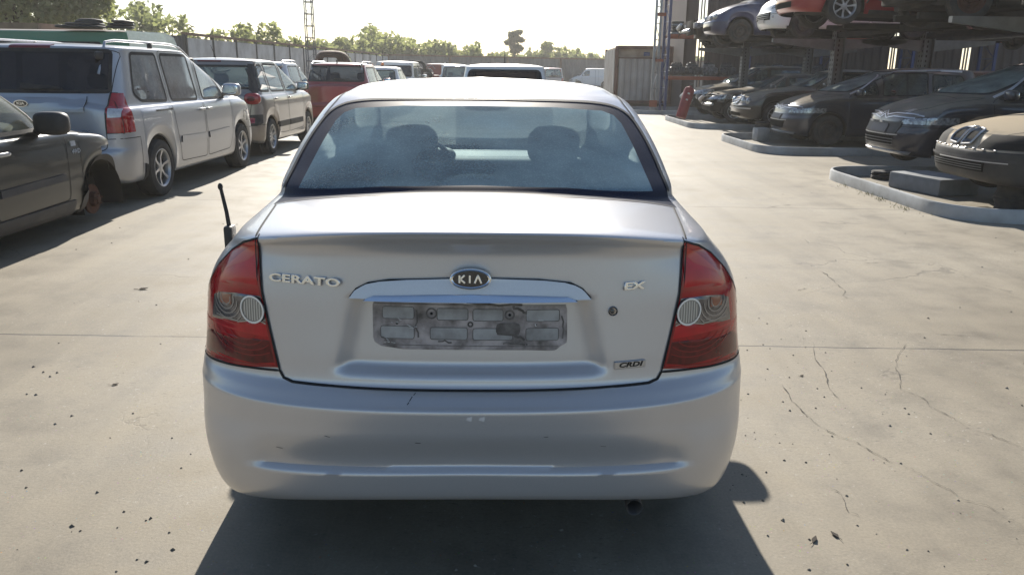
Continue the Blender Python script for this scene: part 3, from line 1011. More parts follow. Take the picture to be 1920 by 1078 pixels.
for s in (1, -1):
    polys = [p if s > 0 else mirx(p) for p in LT]
    fs = region(hero_bm, [('rear', polys, lambda c, n: c.y < .56 and n.y < .15)])
    tl = extract(hero_bm, fs, 'tail_light', M_LENS, hero, off=.0015)
    def Pt(mb, poly, off, **k): hs.patch(mb, 'rear', poly if s > 0 else mirx(poly), off, **k)
    a = MB(); Pt(a, [(.604, 1.018), (.64, .998), (.70, .955), (.748, .90), (.742, .893), (.66, .905), (.600, .912)], .0025, rows=8, cols=14)
    a.obj('upper_lens', M_LENSB, tl, recalc=False)
    a = MB(); Pt(a, [(.606, 1.022), (.64, 1.003), (.69, .965), (.725, .93), (.66, .965), (.606, .985)], .0032, rows=6, cols=12)
    a.obj('turn_lens', M_LENSO, tl, recalc=False)
    a = MB(); Pt(a, [(.557, .762), (.67, .757), (.79, .741), (.818, .72), (.820, .668), (.735, .675), (.64, .686), (.553, .694)], .0025, rows=10, cols=24)
    a.obj('lower_lens', M_LENSD, tl, recalc=False)
    a = MB(); Pt(a, [(.567, .808), (.67, .802), (.79, .784), (.826, .775), (.828, .735), (.79, .742), (.67, .758), (.560, .762)], .0022, rows=6, cols=20)
    a.obj('brake_lens', M_LENSB, tl, recalc=False)
    a = MB()
    # bright outline near the rim of the lens and the facet arcs of the lower bowl
    for k in range(6):
        x = .592 + k * .009
        hs.strip(a, 'rear', [(x if s > 0 else -x, .8435 - .024), (x if s > 0 else -x, .8435 + .024)], .0001, off=.0002, closed=False)
    rim = [(.601, 1.02), (.598, .95), (.588, .88), (.570, .79), (.548, .69), (.64, .682), (.74, .670), (.822, .655)]
    hs.strip(a, 'rear', rim if s > 0 else mirx(rim), .006, off=.0030, closed=False)
    for k in range(4):
        r0 = .030 + k * .018
        arc = [(.655 + r0 * 1.5 * cos(t * pi / 12), .775 - r0 * .8 * sin(t * pi / 12)) for t in range(1, 12)]
        arc = [q for q in arc if q[0] < .815 and q[1] > .68 and q[0] > .56]
        if len(arc) > 2: hs.strip(a, 'rear', arc if s > 0 else mirx(arc), .0030, off=.0034, closed=False)
    for k in range(0):
        t = radians(195 + k * 10)
        q = [(.655 + .05 * cos(t) * 1.4, .775 + .03 * sin(t)), (.655 + .15 * cos(t) * 1.3, .775 + .09 * sin(t))]
        if .56 < q[1][0] < .815 and q[1][1] > .685: hs.strip(a, 'rear', q if s > 0 else mirx(q), .0022, off=.0034, closed=False)
    a.obj('lens_facets', M_FACET, tl, recalc=False)
    a = MB(); Pt(a, [(.589, .884), (.672, .880), (.763, .862), (.776, .782), (.675, .797), (.573, .806)], .0035, rows=8, cols=16)
    rv = a.obj('reverse_lamp', M_REFL, tl, recalc=False)
    a = MB(); ci = [(.614 + .0365 * cos(t * pi / 12), .8435 + .0365 * sin(t * pi / 12)) for t in range(24)]
    Pt(a, ci, .007, rows=10, cols=10, thick=.006)
    a.obj('bulb_lens', M_FROST, rv, recalc=False)
    a = MB(); hs.strip(a, 'rear', ci if s > 0 else mirx(ci), .0055, off=.010)
    a.obj('bulb_ring', mat('lamp_ring', (.80, .79, .76), .3, .2), rv, recalc=False)
    a = MB()
    for k in range(5):
        r0 = .018 + k * .013
        arc = [(.712 + r0 * cos(t * pi / 10), .858 + r0 * sin(t * pi / 10)) for t in range(-12, 3)]
        arc = [q for q in arc if q[1] > .797 and q[1] < .868 and .655 < q[0] < .765]
        if len(arc) > 2: hs.strip(a, 'rear', arc if s > 0 else mirx(arc), .0042, off=.0045, closed=False)
    hs.strip(a, 'rear', [(x if s > 0 else -x, z) for x, z in [(.575, .808), (.60, .815), (.64, .806), (.67, .798)]], .004, off=.0045, closed=False)
    a.obj('reflector_rings', mat('bright_ring', (.36, .36, .37), .25, .8), rv, recalc=False)
    a = MB()
    for k in range(7):
        x = .590 + k * .008; hz = sqrt(max(0, .031 ** 2 - (x - .614) ** 2))
        hs.strip(a, 'rear', [(x if s > 0 else -x, .8435 - hz), (x if s > 0 else -x, .8435 + hz)], .0028, off=.0085, closed=False)
    a.obj('bulb_flutes', mat('flute', (.62, .60, .55), .3, .3), rv, recalc=False)
    a = MB(); Pt(a, [(.690, .872), (.735, .866), (.735, .838), (.69, .843)], .0042, rows=4, cols=4)
    a.obj('bulb', mat('amber_bulb', (.25, .07, .03), .3, coat=1.0), rv, recalc=False)
    outl = LT[0][:5] + LT[1][2:] + [(.563, .79), (.585, .90)]
    outl = [(.595, 1.043), (.65, 1.021), (.705, .985), (.757, .935), (.797, .88), (.820, .84), (.842, .78), (.853, .72), (.860, .645), (.735, .662), (.635, .673), (.538, .680), (.563, .79), (.585, .90)]
    sg = outl if s > 0 else mirx(outl)
    hs.strip(seam, 'rear', sg, .0065, off=.0028, step=.012)
# bumper
BP = [[(-.53, .1), (.53, .1), (.53, .6555), (-.53, .6555)], [(.53, .1), (.95, .1), (.95, .63), (.852, .642), (.735, .662), (.635, .673), (.538, .679), (.53, .66)]]
BP.append(mirx(BP[1]))
cut(hero_bm, 'side', [(-.2, .05), (.61, .05), (.61, .70), (-.2, .70)], lambda c, n: c.y < .8)
fs = region(hero_bm, [('rear', BP, lambda c, n: c.y < .611)])
bump = extract(hero_bm, fs, 'rear_bumper', P_SILVER, hero)
hs.strip(seam, 'rear', [(-.538, .68), (-.527, .662), (-.5, .6545), (.5, .6545), (.527, .662), (.538, .68)], .008, off=.002, closed=False, step=.012)
# boot lid side gaps on top
for s in (-1, 1):
    hs.strip(seam, 'top', [(s * .600, .20), (s * .632, .42), (s * .669, .69)], .005, off=.002, closed=False)
    hs.strip(seam, 'rear', [(s * .595, 1.05), (s * .596, 1.042), (s * .585, .9)], .005, off=.002, closed=False)
    # roof ditch
    hs.strip(seam, 'top', [(s * .628, 1.33), (s * .60, 1.46), (s * .585, 1.7), (s * .585, 2.1), (s * .59, 2.3)], .009, off=.0015, closed=False)
# rear glass
GL = [(0, 1.389), (.39, 1.385), (.52, 1.373), (.578, 1.353), (.612, 1.326), (.634, 1.29), (.657, 1.225), (.673, 1.15), (.686, 1.04), (0, 1.04)]
GI = [(0, 1.365), (.35, 1.362), (.49, 1.350), (.535, 1.334), (.560, 1.305), (.580, 1.24), (.597, 1.17), (.612, 1.103), (.3, 1.128), (0, 1.134)]
gpoly = GL + [(-x, z) for x, z in GL[-2:0:-1]]
ipoly = GI + [(-x, z) for x, z in GI[-2:0:-1]]
def slabs(poly, xs):
    """splits a left-right symmetric outline into upright convex slabs"""
    def span(x):
        zs = []
        for i in range(len(poly)):
            p, q = poly[i], poly[(i + 1) % len(poly)]
            if (p[0] - x) * (q[0] - x) <= 0 and abs(p[0] - q[0]) > 1e-9: zs.append(lerp(p[1], q[1], (x - p[0]) / (q[0] - p[0])))
        return min(zs), max(zs)
    out = []
    for p, q in zip(xs, xs[1:]):
        (l0, h0), (l1, h1) = span(p), span(q)
        out.append([(p, l0), (q, l1), (q, h1), (p, h0)]); out.append(mirx(out[-1]))
    return out
xs = [0, .12, .24, .36, .48, .58, .672]
GTOP = [[(a, base_y(a)), (b, base_y(b)), (b, 1.3), (a, 1.3)] for a, b in zip(xs, xs[1:])]
GTOP += [mirx(p) for p in GTOP]
gsl = slabs(gpoly, [0, .39, .52, .578, .612, .634, .657, .673, .6855])
isl = slabs(ipoly, [0, .3, .49, .535, .560, .580, .597, .6115])
ffl = lambda c, n: .4 < c.y < 1.5 and n.y < -.02 and c.z > 1.03
for q in GTOP: cut(hero_bm, 'top', q, lambda c, n: .4 < c.y < 1.2 and c.z > 1.03 and n.z > 0)
gfs = [f for f in region(hero_bm, [('rear', gsl, ffl), ('rear', isl, ffl)]) if f.calc_center_median().y > base_y(f.calc_center_median().x)]
inner = []; outer = []
for f in gfs:
    c = f.calc_center_median()
    (inner if any(inpoly((c.x, c.z), q) for q in isl) else outer).append(f)
G_HERO = glass('hero_rear_glass', (0.72, 0.88, 0.90), 0.46, (0.48, 0.68, 0.76), 0.18, 150, stretch=(1, 1, 1.6))
M_FRIT = mat('glass_border', (.012, .014, .03), .5, noise=.5, nscale=160, col2=(.03, .04, .07), spec=.08)
extract(hero_bm, outer, 'window_border', M_FRIT, hero)
rg = extract(hero_bm, inner, 'rear_window', G_HERO, hero)
def smooth_line(p, it=3):
    for _ in range(it):
        q = [p[0]]
        for a, b in zip(p, p[1:]): q += [(lerp(a[0], b[0], .25), lerp(a[1], b[1], .25)), (lerp(a[0], b[0], .75), lerp(a[1], b[1], .75))]
        p = q + [p[-1]]
    return p
seal = MB(); hs.strip(seal, 'rear', smooth_line([(.683, 1.09)] + GL[7::-1] + [(-x, z) for x, z in GL[1:8]] + [(-.683, 1.09)]), .020, off=.003, step=.02, closed=False)
hs.strip(seal, 'top', [(x / 20 * .672, base_y(x / 20 * .672) - .002) for x in range(-20, 21)], .010, off=.002, closed=False)
seal.obj('window_seal', M_RUB, hero, recalc=False)
hl = MB()
for k in range(13):
    z = 1.145 + k * .0165; hwx = .575 - .04 * (k / 12)
    hs.strip(hl, 'rear', [(-hwx, z), (hwx, z)], .0016, off=-.002, closed=False, step=.05)
hl.obj('heater_wires', mat('heater_wire', (.16, .10, .06), .6), rg, recalc=False)
# windscreen and side windows
fs = region(hero_bm, [('front', [roundpoly([(-.64, 1.03), (.64, 1.03), (.56, 1.375), (-.56, 1.375)], .06, 3)], lambda c, n: n.y > .1 and c.y > 2.1)])
extract(hero_bm, fs, 'windscreen', glass('hero_windscreen', (.85, .92, .90), .06, (.5, .55, .52), .10), hero)
for poly in ([(1.33, 1.09), (2.10, 1.075), (2.10, 1.365), (1.66, 1.345)], [(2.18, 1.075), (3.02, 1.06), (2.66, 1.25), (2.42, 1.35), (2.18, 1.365)]):
    rp = roundpoly(poly, .04, 3)
    fs = region(hero_bm, [('side', [rp], lambda c, n: abs(n.x) > .25 and c.z > 1.0)])
    extract(hero_bm, [f for f in fs if f.calc_center_median().x > 0], 'side_window', G_SIDE, hero)
    extract(hero_bm, [f for f in fs if f.is_valid], 'side_window', G_SIDE, hero)
    for s in (-1, 1): hs.strip(seam, 'side', rp, .03, s, .002)
for poly in ([(1.40, .60), (1.45, .36), (2.12, .34), (2.14, 1.38), (1.60, 1.36), (1.27, 1.05), (1.30, .75)], [(2.16, .34), (3.10, .36), (3.18, .95), (2.60, 1.30), (2.4, 1.38), (2.16, 1.38)]):
    for s in (-1, 1): hs.strip(seam, 'side', poly, .006, s, .002)
hs.strip(seam, 'top', [(-.70, 3.1), (-.62, 4.1), (0, 4.3), (.62, 4.1), (.70, 3.1)], .006, closed=False)
seam.obj('panel_gaps', M_SEAM, hero, recalc=False)
bm_obj('body', hero_bm, P_SILVER, hero)
for s in (-1, 1):
    for (y, z) in ((1.50, .86), (2.36, .86)): add_handle(hero, hs, y, z, s, P_SILVER)
    add_mirror(hero, s * .79, 2.70, .98, s, P_SILVER, s=.92)
    hd = MB(); hs.patch(hd, 'front', [(s * .45, .60), (s * .80, .62), (s * .80, .76), (s * .50, .72)], .004, rows=6, cols=12)
    hd.obj('headlight', M_HEAD, hero, recalc=False)
    for y in (.985, 3.595): add_wheel(hero, s * .775, y, .305, .305, s, 'alloy', 7, .195)
ub = MB()
ub.box((0, 2.2, .30), (1.25, 3.4, .12), bev=.03); ub.box((0, .42, .36), (1.2, .45, .14), bev=.05); ub.box((0, 3.9, .42), (1.2, .6, .3), bev=.05)
ub.ell((.25, .45, .33), (.42, .16, .09), .5, .5)
for y in (.985, 3.595):
    for s in (-1, 1): add_liner(ub, s * .84, y, .30, .342, s)
ub.obj('underbody', M_DARK, hero)
ex = MB(); R_ = .023
ex.lathe([(.35, .0), (.35, R_ - .002), (.075, R_ - .002), (.07, R_ + .001), (.35, R_ + .001)], (.475, .02, .278), 'y', 20)
ex.obj('exhaust_pipe', mat('exhaust_steel', (.18, .17, .16), .5, .6, noise=.6, nscale=20), hero)
# scuffs on the bumper
a = MB()
for (x0, z0, x1, z1, w_) in ((-.165, .635, -.158, .644, .0022), (-.170, .628, -.166, .633, .0025), (-.155, .646, -.150, .650, .0022), (-.40, .53, -.385, .527, .0015), (-.15, .522, -.135, .521, .002), (.20, .54, .212, .541, .0015), (.36, .50, .375, .498, .0012), (-.55, .47, -.53, .468, .0015)):
    hs.strip(a, 'rear', [(x0, z0), (x1, z1)], w_, off=.0009, closed=False)
a.obj('scuff_marks', mat('scuff_dark', (.03, .03, .03), .8), bump, recalc=False)
a = MB()
for x in (-.012, .022):
    hs.patch(a, 'rear', [(x, .592), (x + .016, .590), (x + .018, .606), (x + .004, .604)], .0008, 3, 3)
a.obj('pale_marks', mat('pale_scuff', (.62, .60, .60), .6), bump, recalc=False)
# trim on the boot lid
M_BROW = P_SILVER
br = [(-.327, .9075), (-.310, .930), (-.277, .9475), (-.219, .9575), (-.10, .962), (0, .9655), (.10, .9635), (.182, .961), (.269, .951), (.302, .934), (.325, .9075)]
def slope_patch(sk, mb, poly, z0, z1, o0, o1, rows=10, cols=40, thick=.01):
    n0 = len(mb.v)
    sk.patch(mb, 'rear', poly, 0.0, rows, cols, 1, 0)
    n1 = len(mb.v)
    for v in mb.v[n0:n1]: v.y -= lerp(o0, o1, max(0, min(1, (v.z - z0) / (z1 - z0))))
    per = [c for c in range(cols + 1)] + [r * (cols + 1) + cols for r in range(1, rows + 1)] + [rows * (cols + 1) + c for c in range(cols - 1, -1, -1)] + [r * (cols + 1) for r in range(rows - 1, 0, -1)]
    vs = []
    for i in per: vs.append(mb.v[n0 + i]); 
    k = len(vs)
    vv = vs + [v + Vector((0, thick, 0)) for v in vs]
    mb.add(vv, [(i, (i + 1) % k, k + (i + 1) % k, k + i) for i in range(k)])
a = MB()
# the brow bridges the top of the recess: project on a plane-ish arc in front of it
class Arc:
    def hit(s, view, p, sgn=1):
        x, z = p
        y = .088 + .075 * (abs(x) / .6) ** 2.3
        return Vector((x, y, z)), Vector((0, -1, 0))
    class t:
        @staticmethod
        def find_nearest(v): return (v, Vector((0, -1, 0)))
AR = Arc()
AR.patch = Skin.patch.__get__(AR); AR.strip = Skin.strip.__get__(AR)
slope_patch(AR, a, br, .905, .962, .020, .0035, 10, 44, .045)
brow = a.obj('handle_garnish', M_BROW, trunk, recalc=False)
a = MB(); AR.strip(a, 'rear', br, .004, off=.002, closed=False); a.obj('garnish_gap', M_SEAM, brow, recalc=False)
a = MB()
ch = [(-.287, .9045), (-.266, .9165), (-.24, .920), (0, .9245), (.24, .920), (.266, .9165), (.287, .9045)]
slope_patch(AR, a, ch, .904, .925, .029, .018, 5, 40, .02)
a.obj('chrome_strip', M_CHR, brow, recalc=False)
# dirty imprint of the plate holder
def ZX(zx, zy): return ((640 + zx / 3.84 - 883) * .001476, .8895 - (480 + zy / 3.84 - 564) * .00147)
M_GRIME = mat('plate_grime', (0.46, 0.41, 0.40), 0.55, 0.15, noise=1.0, nscale=16, col2=(0.11, 0.095, 0.085), bump=.15, bscale=120)
M_GRIM2 = mat('plate_grime_light', (0.40, 0.40, 0.40), 0.5, 0.15, noise=0.9, nscale=13, col2=(0.2, 0.19, 0.18))
M_GRIM3 = mat('plate_grime_dark', (0.10, 0.088, 0.08), 0.7, noise=0.8, nscale=40, col2=(0.22, 0.20, 0.185))
a = MB()
pl = roundpoly([ZX(228, 325), ZX(1620, 345), ZX(1625, 640), ZX(1565, 655), ZX(1545, 682), ZX(300, 672), ZX(265, 635), ZX(228, 625)], .012, 3)
hs.patch(a, 'rear', pl, .0010, 12, 40)
plate = a.obj('plate_imprint', M_GRIME, trunk, recalc=False)
a = MB(); b = MB()
for (x0, y0, x1, y1) in ((300, 362, 525, 450), (690, 370, 910, 455), (945, 375, 1160, 460), (1325, 380, 1565, 465), (285, 505, 525, 595), (640, 510, 905, 597), (945, 515, 1230, 600), (1325, 515, 1560, 605)):
    q = roundpoly([ZX(x0, y0), ZX(x1, y0), ZX(x1, y1), ZX(x0, y1)], .006, 2)
    hs.patch(a, 'rear', q, .0018, 5, 8)
    hs.strip(b, 'rear', q, .0018, off=.0024)
for (x0, y0, x1, y1) in ((240, 340, 1610, 348), (300, 640, 1560, 648)):
    hs.strip(b, 'rear', [ZX(x0, y0), ZX(x1, y1)], .0016, off=.0020, closed=False)
a.obj('imprint_cells', M_GRIM2, plate, recalc=False)
q = roundpoly([ZX(1110, 475), ZX(1285, 475), ZX(1280, 572), ZX(1110, 568)], .012, 3)
hs.patch(b, 'rear', q, .0030, 5, 8)
for (cx, cy, r) in ((650, 407, .0135), (1207, 415, .012), (927, 485, .006)):
    c = ZX(cx, cy); ci = [(c[0] + r * cos(t * pi / 8), c[1] + r * sin(t * pi / 8)) for t in range(16)]
    hs.strip(b, 'rear', ci, .0045, off=.003)
rnd = random.Random(5)
for (x0, y0, x1, y1, wd) in ((540, 380, 545, 590, .008), (900, 330, 1290, 350, .010), (1230, 355, 1330, 400, .013), (1250, 565, 1320, 600, .012), (300, 585, 330, 625, .008), (690, 605, 800, 615, .008), (1150, 620, 1330, 628, .008), (1590, 430, 1600, 600, .008)):
    pts = [ZX(lerp(x0, x1, t / 5) + rnd.uniform(-12, 12), lerp(y0, y1, t / 5) + rnd.uniform(-8, 8)) for t in range(6)]
    hs.strip(b, 'rear', pts, wd * .55, off=.0022, closed=False)
b.obj('grime_marks', M_GRIM3, plate, recalc=False)
b = MB()
for (cx, cy, r) in ((650, 407, .0042), (1207, 415, .0042), (403, 483, .0036), (1395, 490, .003), (1332, 632, .0018)):
    c = ZX(cx, cy); ci = [(c[0] + r * cos(t * pi / 6), c[1] + r * sin(t * pi / 6)) for t in range(12)]
    hs.patch(b, 'rear', ci, .0040, 4, 4)
b.obj('screw_holes', M_SEAM, plate, recalc=False)
b = MB()
for (x0, y0) in ((360, 440), (300, 590), (470, 480)):
    for k in range(5):
        x, y = x0 + rnd.uniform(0, 60), y0 + rnd.uniform(0, 40)
        hs.strip(b, 'rear', [ZX(x, y), ZX(x + rnd.uniform(8, 30), y + rnd.uniform(-6, 14))], .0012, off=.0042, closed=False)
hs.strip(b, 'rear', [ZX(1412, 455), ZX(1450, 458)], .0025, off=.0042, closed=False); hs.strip(b, 'rear', [ZX(1390, 482), ZX(1396, 500)], .003, off=.0042, closed=False)
b.obj('scratches', mat('bare_scratch', (.6, .6, .6), .5, .3), plate, recalc=False)
# lock
lk = MB(); p, nn = hs.hit('rear', (.389, .867))
lk.lathe([(0, 0), (0, .0095), (-.004, .0125), (.002, .014)], p + Vector((0, -.003, 0)), 'y', 24)
lo = lk.obj('boot_lock', mat('lock_metal', (.35, .35, .36), .25, 1.0), trunk)
lk = MB(); lk.ell(p + Vector((-.002, -.005, 0)), (.006, .002, .007), 1, 1, 8, 12); lk.obj('keyhole', mat('key_metal', (.12, .12, .12), .4, .8), lo)
# badges
def rear_M(x, z, lift=.004, roll=0.0):
    p, nn = hs.hit('rear', (x, z))
    nn = Vector((nn.x, nn.y, nn.z)).normalized()
    X = Vector((0, 0, 1)).cross(nn).normalized()
    if X.x < 0: X = -X
    Y = nn.cross(X).normalized()
    M = Matrix((X, Y, nn)).transposed().to_4x4()
    M.translation = p + nn * lift
    return M
pnt_text('CERATO', .030, .0028, M_CHR, 'badge', trunk, rear_M(-.4535, .943) , sx=1.76, bevel=.0006, offset=.0006, spacing=1.08)['label'] = 'wide chrome lettering on the left of the boot lid'
pnt_text('EX', .0275, .0028, M_CHR, 'badge', trunk, rear_M(.4435, .9335), sx=1.8, bevel=.0006, offset=.0006, shear=.1)['label'] = 'two chrome letters on the right of the boot lid'
a = MB()
M4 = rear_M(.4425, .7125, .0)
bb = MB(); bb.box((0, 0, .002), (.094, .0225, .005), bev=.0022)
cb = bb.obj('badge', mat('satin_badge', (.45, .45, .46), .3, .8), trunk); cb['label'] = 'small satin plate with black letters'
cb.matrix_local = M4
pnt_text('CRDI', .0185, .0006, mat('badge_black', (.01, .01, .01), .4), 'badge_letters', cb, Matrix.Translation((0, 0, .0048)), sx=1.6, shear=.25, offset=.0008, spacing=1.05)
em = MB()
a_, b_ = .0545, .0265
ME = Matrix.Translation((0, .060, .970)) @ Matrix.Rotation(radians(84), 4, 'X')
ring = [(a_ * cos(t * pi / 24), b_ * sin(t * pi / 24)) for t in range(48)]
ring2 = [(x * .86, y * .80) for x, y in ring]
em.prism(ring, -.012, .002, 'z')
eo = em.obj('emblem', M_CHR, trunk); eo['label'] = 'oval chrome emblem with a black field'
eo.matrix_local = ME
e2 = MB(); e2.prism(ring2, .001, .0035, 'z'); e2.obj('emblem_field', mat('emblem_black', (.012, .012, .016), .15, coat=1.0), eo)
e3 = MB(); k = len(ring)
pnt = [Vector((x * .93, y * .90, .003)) for x, y in ring]; e3.tube(pnt, .0034, 6, closed=True); e3.obj('emblem_ring', M_CHR, eo)
def glyph(mb, lines, x0, w=.0052):
    for (ax, ay, bx, by) in lines:
        d = Vector((bx - ax, by - ay, 0)); L_ = d.length
        R = Matrix.Rotation(atan2(d.y, d.x), 3, 'Z')
        mb.box((x0 + (ax + bx) / 2, (ay + by) / 2, .0045), (L_ + w * .6, w, .0025), R=R, bev=.0005)
e4 = MB()
glyph(e4, [(-.0, -.009, 0, .009), (.002, 0, .0125, .0095), (.002, 0, .0135, -.0095)], -.029)
glyph(e4, [(0, -.009, 0, .009)], -.002)
glyph(e4, [(-.008, -.0095, 0, .0095), (0, .0095, .0085, -.0095)], .0195)
e4.obj('emblem_letters', M_CHR, eo)
# centre brake lamp, shelf, seats, dash
a = MB(); a.ell((0, .80, 1.098), (.125, .06, .045), .7, .8, R=Matrix.Rotation(radians(25), 3, 'X'))
a.obj('high_brake_lamp', mat('lamp_housing', (.08, .09, .11), .6), hero)
a = MB(); a.box((0, .98, 1.045), (1.16, .62, .03), bev=.01)
for s in (-1, 1): a.ell((s * .4, .95, 1.06), (.13, .09, .012), .8, .8)
a.obj('parcel_shelf', mat('shelf_cloth', (.13, .17, .19), .9), hero)
a = MB(); a.ell((0, 1.40, .86), (.62, .10, .26), .4, .5)
for s in (-1, 1): a.ell((s * .35, 1.36, 1.10), (.16, .06, .05), .6, .6)
a.obj('rear_seat', M_SEAT, hero)
for s in (-1, 1): add_seat(hero, s * .365 + .0, 2.32, .43, w=.50, h=.60)
a = MB(); a.ell((0, 3.05, .88), (.66, .32, .13), .5, .5); a.ell((-.36, 2.86, 1.0), (.19, .12, .06), .7, .8)
a.obj('dashboard', M_DASH, hero)
a = MB(); pts = [Vector((-.36 + .185 * cos(t * pi / 10), 2.68 + .07 * sin(t * pi / 10), .93 + .175 * sin(t * pi / 10))) for t in range(20)]
a.tube(pts, .015, 8, closed=True); a.tube([pts[0], pts[10]], .014, 6); a.tube([pts[15], Vector((-.36, 2.68, .93))], .014, 6)
a.obj('steering_wheel', M_PLB, hero)
a = MB(); a.ell((0.02, 2.42, 1.325), (.125, .02, .035), .5, .6); a.tube([(.02, 2.42, 1.34), (.02, 2.46, 1.40)], .01, 6)
a.obj('interior_mirror', M_PLB, hero)
a = MB(); a.box((0, 2.3, .44), (1.3, 2.9, .04)); a.obj('cabin_floor', M_DARK, hero)
# rubber aerial on the left rear wing
a = MB(); a.box((-.800, .60, .955), (.030, .05, .10), bev=.01)
ae = a.obj('aerial_base', M_PLB, hero)
a = MB(); a.tube([(-.800, .60, .99), (-.806, .60, 1.05), (-.818, .60, 1.125)], [.0075, .0065, .0058], 8)
a.ell((-.819, .60, 1.13), (.008, .008, .012)); a.obj('aerial_rod', M_RUB, ae)
# ---------------------------------------------------------------- ground
def ground_mat():
    m, N, L = _new('yard_concrete')
    p = N.new('ShaderNodeBsdfPrincipled'); o = N.new('ShaderNodeOutputMaterial'); L.new(p.outputs[0], o.inputs[0])
    tc = N.new('ShaderNodeTexCoord')
    P_ = tc.outputs['Object']
    big = _noise(N, L, 0.35, 6, 0.6)
    c = _ramp(N, L, big, [(0.3, (0.203, 0.172, 0.123)), (0.5, (0.260, 0.224, 0.166)), (0.72, (0.318, 0.281, 0.217))])
    mid = _noise(N, L, 2.6, 8, 0.68)
    c = _mix(N, L, 0.55, c, _ramp(N, L, mid, [(0.3, 0.50), (0.5, 1.0), (0.7, 1.28)]), 'MULTIPLY')
    # traffic streaks along the lane
    mp = N.new('ShaderNodeMapping'); mp.inputs['Scale'].default_value = (1.6, 0.10, 1); mp.inputs['Rotation'].default_value = (0, 0, radians(14))
    L.new(P_, mp.inputs[0])
    st = _noise(N, L, 1.3, 5, 0.6, vec=mp.outputs[0])
    c = _mix(N, L, 0.5, c, _ramp(N, L, st, [(0.34, 0.70), (0.5, 1.0), (0.66, 1.14)]), 'MULTIPLY')
    fine = _noise(N, L, 90.0, 4, 0.7)
    c = _mix(N, L, 0.6, c, _ramp(N, L, fine, [(0.3, 0.78), (0.5, 1.0), (0.72, 1.25)]), 'MULTIPLY')
    # exposed aggregate specks
    v = N.new('ShaderNodeTexVoronoi'); v.inputs['Scale'].default_value = 55; L.new(P_, v.inputs['Vector'])
    sp = _ramp(N, L, v.outputs['Distance'], [(0.10, 1.0), (0.17, 0.0)])
    gate = _ramp(N, L, _noise(N, L, 6.0, 3), [(0.52, 0.0), (0.62, 0.8)])
    sg = _math(N, L, 'MULTIPLY', sp, gate)
    c = _mix(N, L, sg, c, v.outputs['Color'], 'OVERLAY')
    # worn patches where the surface is pitted: fine dark pits and pale chips
    wn = _ramp(N, L, _noise(N, L, 0.7, 4, 0.6), [(0.42, 0.12), (0.62, 1.0)])
    mp2 = N.new('ShaderNodeMapping'); mp2.inputs['Scale'].default_value = (1.0, 2.6, 1); L.new(P_, mp2.inputs[0])
    pit = _ramp(N, L, _noise(N, L, 24.0, 6, 0.75, vec=mp2.outputs[0]), [(0.56, 0.0), (0.66, 0.9)])
    c = _mix(N, L, _math(N, L, 'MULTIPLY', pit, wn), c, (0.115, 0.10, 0.08))
    chip = _ramp(N, L, _noise(N, L, 38.0, 5, 0.7), [(0.62, 0.0), (0.69, 0.8)])
    c = _mix(N, L, _math(N, L, 'MULTIPLY', chip, wn), c, (0.55, 0.52, 0.46))
    # dark oil stains
    oil = _ramp(N, L, _noise(N, L, 0.9, 3, 0.4), [(0.68, 0.0), (0.78, 0.45)])
    c = _mix(N, L, oil, c, (0.12, 0.105, 0.09))
    # cracks: distorted cell borders, only here and there
    dn = N.new('ShaderNodeTexNoise'); dn.inputs['Scale'].default_value = 3.0; dn.inputs['Detail'].default_value = 6; L.new(P_, dn.inputs['Vector'])
    vm = N.new('ShaderNodeVectorMath'); vm.operation = 'MULTIPLY_ADD'; L.new(dn.outputs['Color'], vm.inputs[0]); vm.inputs[1].default_value = (0.5, 0.5, 0); L.new(P_, vm.inputs[2])
    v2 = N.new('ShaderNodeTexVoronoi'); v2.feature = 'DISTANCE_TO_EDGE'; v2.inputs['Scale'].default_value = 0.42; L.new(vm.outputs[0], v2.inputs['Vector'])
    cr = _ramp(N, L, v2.outputs['Distance'], [(0.0, 1.0), (0.0022, 0.0)])
    g2 = _ramp(N, L, _noise(N, L, 0.5, 3), [(0.52, 0.0), (0.60, 0.45)])
    crk = _math(N, L, 'MULTIPLY', cr, g2)
    v3 = N.new('ShaderNodeTexVoronoi'); v3.feature = 'DISTANCE_TO_EDGE'; v3.inputs['Scale'].default_value = 1.7; L.new(vm.outputs[0], v3.inputs['Vector'])
    cr3 = _math(N, L, 'MULTIPLY', _ramp(N, L, v3.outputs['Distance'], [(0.0, 0.7), (0.006, 0.0)]), _ramp(N, L, _noise(N, L, 0.8, 4), [(0.60, 0.0), (0.66, 0.4)]))
    crk = _math(N, L, 'MAXIMUM', crk, cr3)
    # expansion joints across the lane every 4.9 m and along it
    sx = N.new('ShaderNodeSeparateXYZ'); L.new(P_, sx.inputs[0])
    wob = _math(N, L, 'MULTIPLY', _noise(N, L, 1.2, 5, 0.7), 0.05)
    def joint(coord, off, period, wdt):
        t = _math(N, L, 'ADD', coord, off); t = _math(N, L, 'ADD', t, wob)
        t = _math(N, L, 'DIVIDE', t, period); t = _math(N, L, 'FRACT', t); t = _math(N, L, 'SUBTRACT', t, 0.5); t = _math(N, L, 'ABSOLUTE', t)
        return _math(N, L, 'LESS_THAN', t, wdt / period / 2)
    slope = _math(N, L, 'MULTIPLY', sx.outputs['X'], 0.012)
    yy = _math(N, L, 'ADD', sx.outputs['Y'], slope)
    j = joint(yy, -4.325 + 2.45 + 49 - .025, 4.9, 0.017)
    jj = j
    brk = _ramp(N, L, _noise(N, L, 2.2, 4), [(0.36, 0.25), (0.5, 0.85)])
    jj = _math(N, L, 'MULTIPLY', jj, brk)
    crk = _math(N, L, 'MAXIMUM', crk, jj)
    c = _mix(N, L, crk, c, (0.045, 0.04, 0.035))
    L.new(c, p.inputs['Base Color'])
